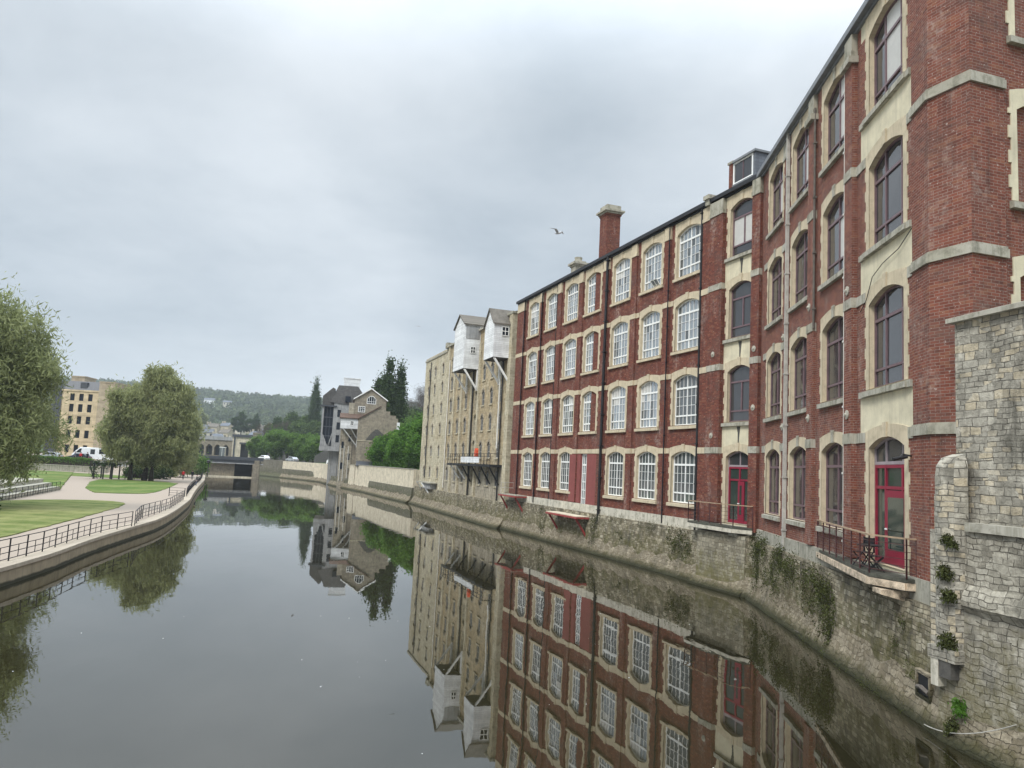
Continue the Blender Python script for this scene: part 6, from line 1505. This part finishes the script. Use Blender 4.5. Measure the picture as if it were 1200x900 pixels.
# ------------------------------------------------------------------ foam and petals on the water
r_ = np.random.default_rng(5); mb = MB()
for i in range(70):
    x = -16 + 24 * r_.random(); y = 9 + 32 * r_.random() ** 1.3; s = (.006 + .016 * r_.random() ** 2)
    n = 6; mb.poly([(x + s * math.cos(6.283 * k / n) * (1 + .4 * r_.random()), y + s * math.sin(6.283 * k / n) * (1 + .4 * r_.random()), .006) for k in range(n)])
tag(mb.build('foam_flecks', ['coach']), 'white foam flecks and petals drifting on the still river', kind='stuff')
# broad brighter and darker banks of cloud: direction, cosine range, amount
CLOUDS = [((-.52, .86, .62), .93, 1., .12), ((.50, .80, .62), .90, 1., .03), ((-.17, .95, .37), .965, 1., .07), ((.25, .95, .22), .96, 1., .08), ((-.52, .84, .24), .92, 1., -.09), ((.06, .96, .26), .95, 1., -.10), ((.0, .85, .60), .95, 1., -.03)]
# ------------------------------------------------------------------ sky, light, air, camera
w = bpy.data.worlds.new('World'); scene.world = w; w.use_nodes = True; nt = w.node_tree; nt.nodes.clear()
def N(k, **kw):
    n = nt.nodes.new(k)
    for a, b in kw.items(): setattr(n, a, b)
    return n
Lk = nt.links.new
SUN_EL, SUN_AZ = 48., 218.          # azimuth clockwise from +Y
out = N('ShaderNodeOutputWorld'); bg = N('ShaderNodeBackground'); Lk(bg.outputs[0], out.inputs[0]); bg.inputs[1].default_value = 1.338
sky = N('ShaderNodeTexSky', sky_type='NISHITA', sun_disc=False); sky.sun_elevation = R(SUN_EL); sky.sun_rotation = R(SUN_AZ)
skys = N('ShaderNodeVectorMath', operation='SCALE'); Lk(sky.outputs[0], skys.inputs[0]); skys.inputs[3].default_value = .08
tc = N('ShaderNodeTexCoord'); sp = N('ShaderNodeSeparateXYZ'); Lk(tc.outputs['Generated'], sp.inputs[0])
def Mth(op, a, b=None, c=False):
    n = N('ShaderNodeMath', operation=op, use_clamp=c)
    for i, v in enumerate((a, b)):
        if v is None: continue
        if isinstance(v, (int, float)): n.inputs[i].default_value = v
        else: Lk(v, n.inputs[i])
    return n.outputs[0]
zc = Mth('ADD', Mth('MAXIMUM', sp.outputs[2], 0.), .22)
cx = Mth('DIVIDE', sp.outputs[0], zc); cy = Mth('DIVIDE', sp.outputs[1], zc)
cmb = N('ShaderNodeCombineXYZ'); Lk(cx, cmb.inputs[0]); Lk(cy, cmb.inputs[1])
def Nz(scale, detail, rough, off, dist=0.):
    m = N('ShaderNodeVectorMath', operation='ADD'); Lk(cmb.outputs[0], m.inputs[0]); m.inputs[1].default_value = off
    n = N('ShaderNodeTexNoise'); Lk(m.outputs[0], n.inputs['Vector']); n.inputs['Scale'].default_value = scale; n.inputs['Detail'].default_value = detail; n.inputs['Roughness'].default_value = rough; n.inputs['Distortion'].default_value = dist
    return n.outputs[0]
big = Nz(.62, 5, .5, (3.1, 1.7, 0), .3); fine = Nz(1.9, 6, .55, (7., 2., 4.), .2)
wisp = Nz(4.2, 6, .6, (1., 5., 2.), .4)
f = Mth('ADD', Mth('ADD', Mth('MULTIPLY', big, .58), Mth('MULTIPLY', fine, .30)), Mth('MULTIPLY', wisp, .14))
def lobe(d, lo, hi, amt):
    global f
    q = N('ShaderNodeVectorMath', operation='DOT_PRODUCT'); Lk(tc.outputs['Generated'], q.inputs[0]); q.inputs[1].default_value = Vector(d).normalized()
    m = N('ShaderNodeMapRange', interpolation_type='SMOOTHSTEP'); Lk(q.outputs[1], m.inputs[0]); m.inputs[1].default_value = lo; m.inputs[2].default_value = hi; m.inputs[3].default_value = 0.; m.inputs[4].default_value = amt
    f = Mth('ADD', f, m.outputs[0])
for d, lo, hi, amt in CLOUDS: lobe(d, lo, hi, amt)
mr = N('ShaderNodeMapRange'); mr.clamp = True; Lk(f, mr.inputs[0]); mr.inputs[1].default_value = .38; mr.inputs[2].default_value = .66
cl = N('ShaderNodeMix', data_type='RGBA'); Lk(mr.outputs[0], cl.inputs[0]); cl.inputs[6].default_value = (.37, .425, .475, 1); cl.inputs[7].default_value = (.60, .645, .685, 1)
# overcast dome: brighter towards the zenith
el = N('ShaderNodeMapRange', interpolation_type='SMOOTHSTEP'); Lk(sp.outputs[2], el.inputs[0]); el.inputs[1].default_value = .42; el.inputs[2].default_value = .95; el.inputs[3].default_value = 1.; el.inputs[4].default_value = 5.4
hz = N('ShaderNodeMapRange', interpolation_type='SMOOTHSTEP'); Lk(sp.outputs[2], hz.inputs[0]); hz.inputs[1].default_value = .0; hz.inputs[2].default_value = .22; hz.inputs[3].default_value = .55; hz.inputs[4].default_value = 0.
hm_ = N('ShaderNodeMix', data_type='RGBA'); Lk(hz.outputs[0], hm_.inputs[0]); Lk(cl.outputs[2], hm_.inputs[6]); hm_.inputs[7].default_value = (.60, .64, .67, 1)
sc_ = N('ShaderNodeVectorMath', operation='SCALE'); Lk(hm_.outputs[2], sc_.inputs[0]); Lk(el.outputs[0], sc_.inputs[3])
mx = N('ShaderNodeMix', data_type='RGBA'); mx.inputs[0].default_value = .93; Lk(skys.outputs[0], mx.inputs[6]); Lk(sc_.outputs[0], mx.inputs[7]); Lk(mx.outputs[2], bg.inputs[0])
sl = bpy.data.lights.new('sun', 'SUN'); sl.energy = 2.5; sl.angle = R(14); sl.color = (1., .96, .9)
so = bpy.data.objects.new('sun', sl); COL.objects.link(so)
az, e_ = R(SUN_AZ), R(SUN_EL); dvec = Vector((math.sin(az) * math.cos(e_), math.cos(az) * math.cos(e_), math.sin(e_)))
so.rotation_euler = dvec.to_track_quat('Z', 'Y').to_euler(); so.location = dvec * 100
if HAZE:
    mb = MB(); mb.box(-1700, 470, -230, 1950, -4, 190); hz_ = mb.build('haze', []); tag(hz_, 'thin pale damp air over the whole valley', kind='stuff')
    hm2 = bpy.data.materials.new('damp_air'); hm2.use_nodes = True; t_ = hm2.node_tree; t_.nodes.clear(); o_ = t_.nodes.new('ShaderNodeOutputMaterial'); v_ = t_.nodes.new('ShaderNodeVolumePrincipled')
    v_.inputs['Color'].default_value = (.86, .93, 1., 1); v_.inputs['Density'].default_value = HAZE; v_.inputs['Anisotropy'].default_value = .0
    t_.links.new(v_.outputs[0], o_.inputs['Volume']); hz_.data.materials.append(hm2)
cam = bpy.data.cameras.new('camera'); co_ = bpy.data.objects.new('camera', cam); COL.objects.link(co_)
cam.sensor_fit = 'HORIZONTAL'; cam.sensor_width = 36; cam.lens = 27.; cam.clip_start = .1; cam.clip_end = 9000
a_ = Vector((.99868663, -.00558832, .05092913)); b_ = Vector((-.05123481, -.10892946, .99272824)); c_ = Vector((0, .99403377, .10907271))
mt = Matrix((a_, b_, -c_)).transposed().to_4x4(); mt.translation = (0, 0, 6.); co_.matrix_world = mt
scene.camera = co_
scene.render.engine = 'CYCLES'; cy_ = scene.cycles
cy_.max_bounces = 8; cy_.diffuse_bounces = 5; cy_.glossy_bounces = 4; cy_.transmission_bounces = 2; cy_.volume_bounces = 0; cy_.transparent_max_bounces = 4
cy_.use_denoising = True; cy_.sample_clamp_indirect = 6.
vs = scene.view_settings; vs.view_transform = 'Standard'; vs.look = 'None'; vs.exposure = EXPO; vs.gamma = 1.; vs.use_curve_mapping = False
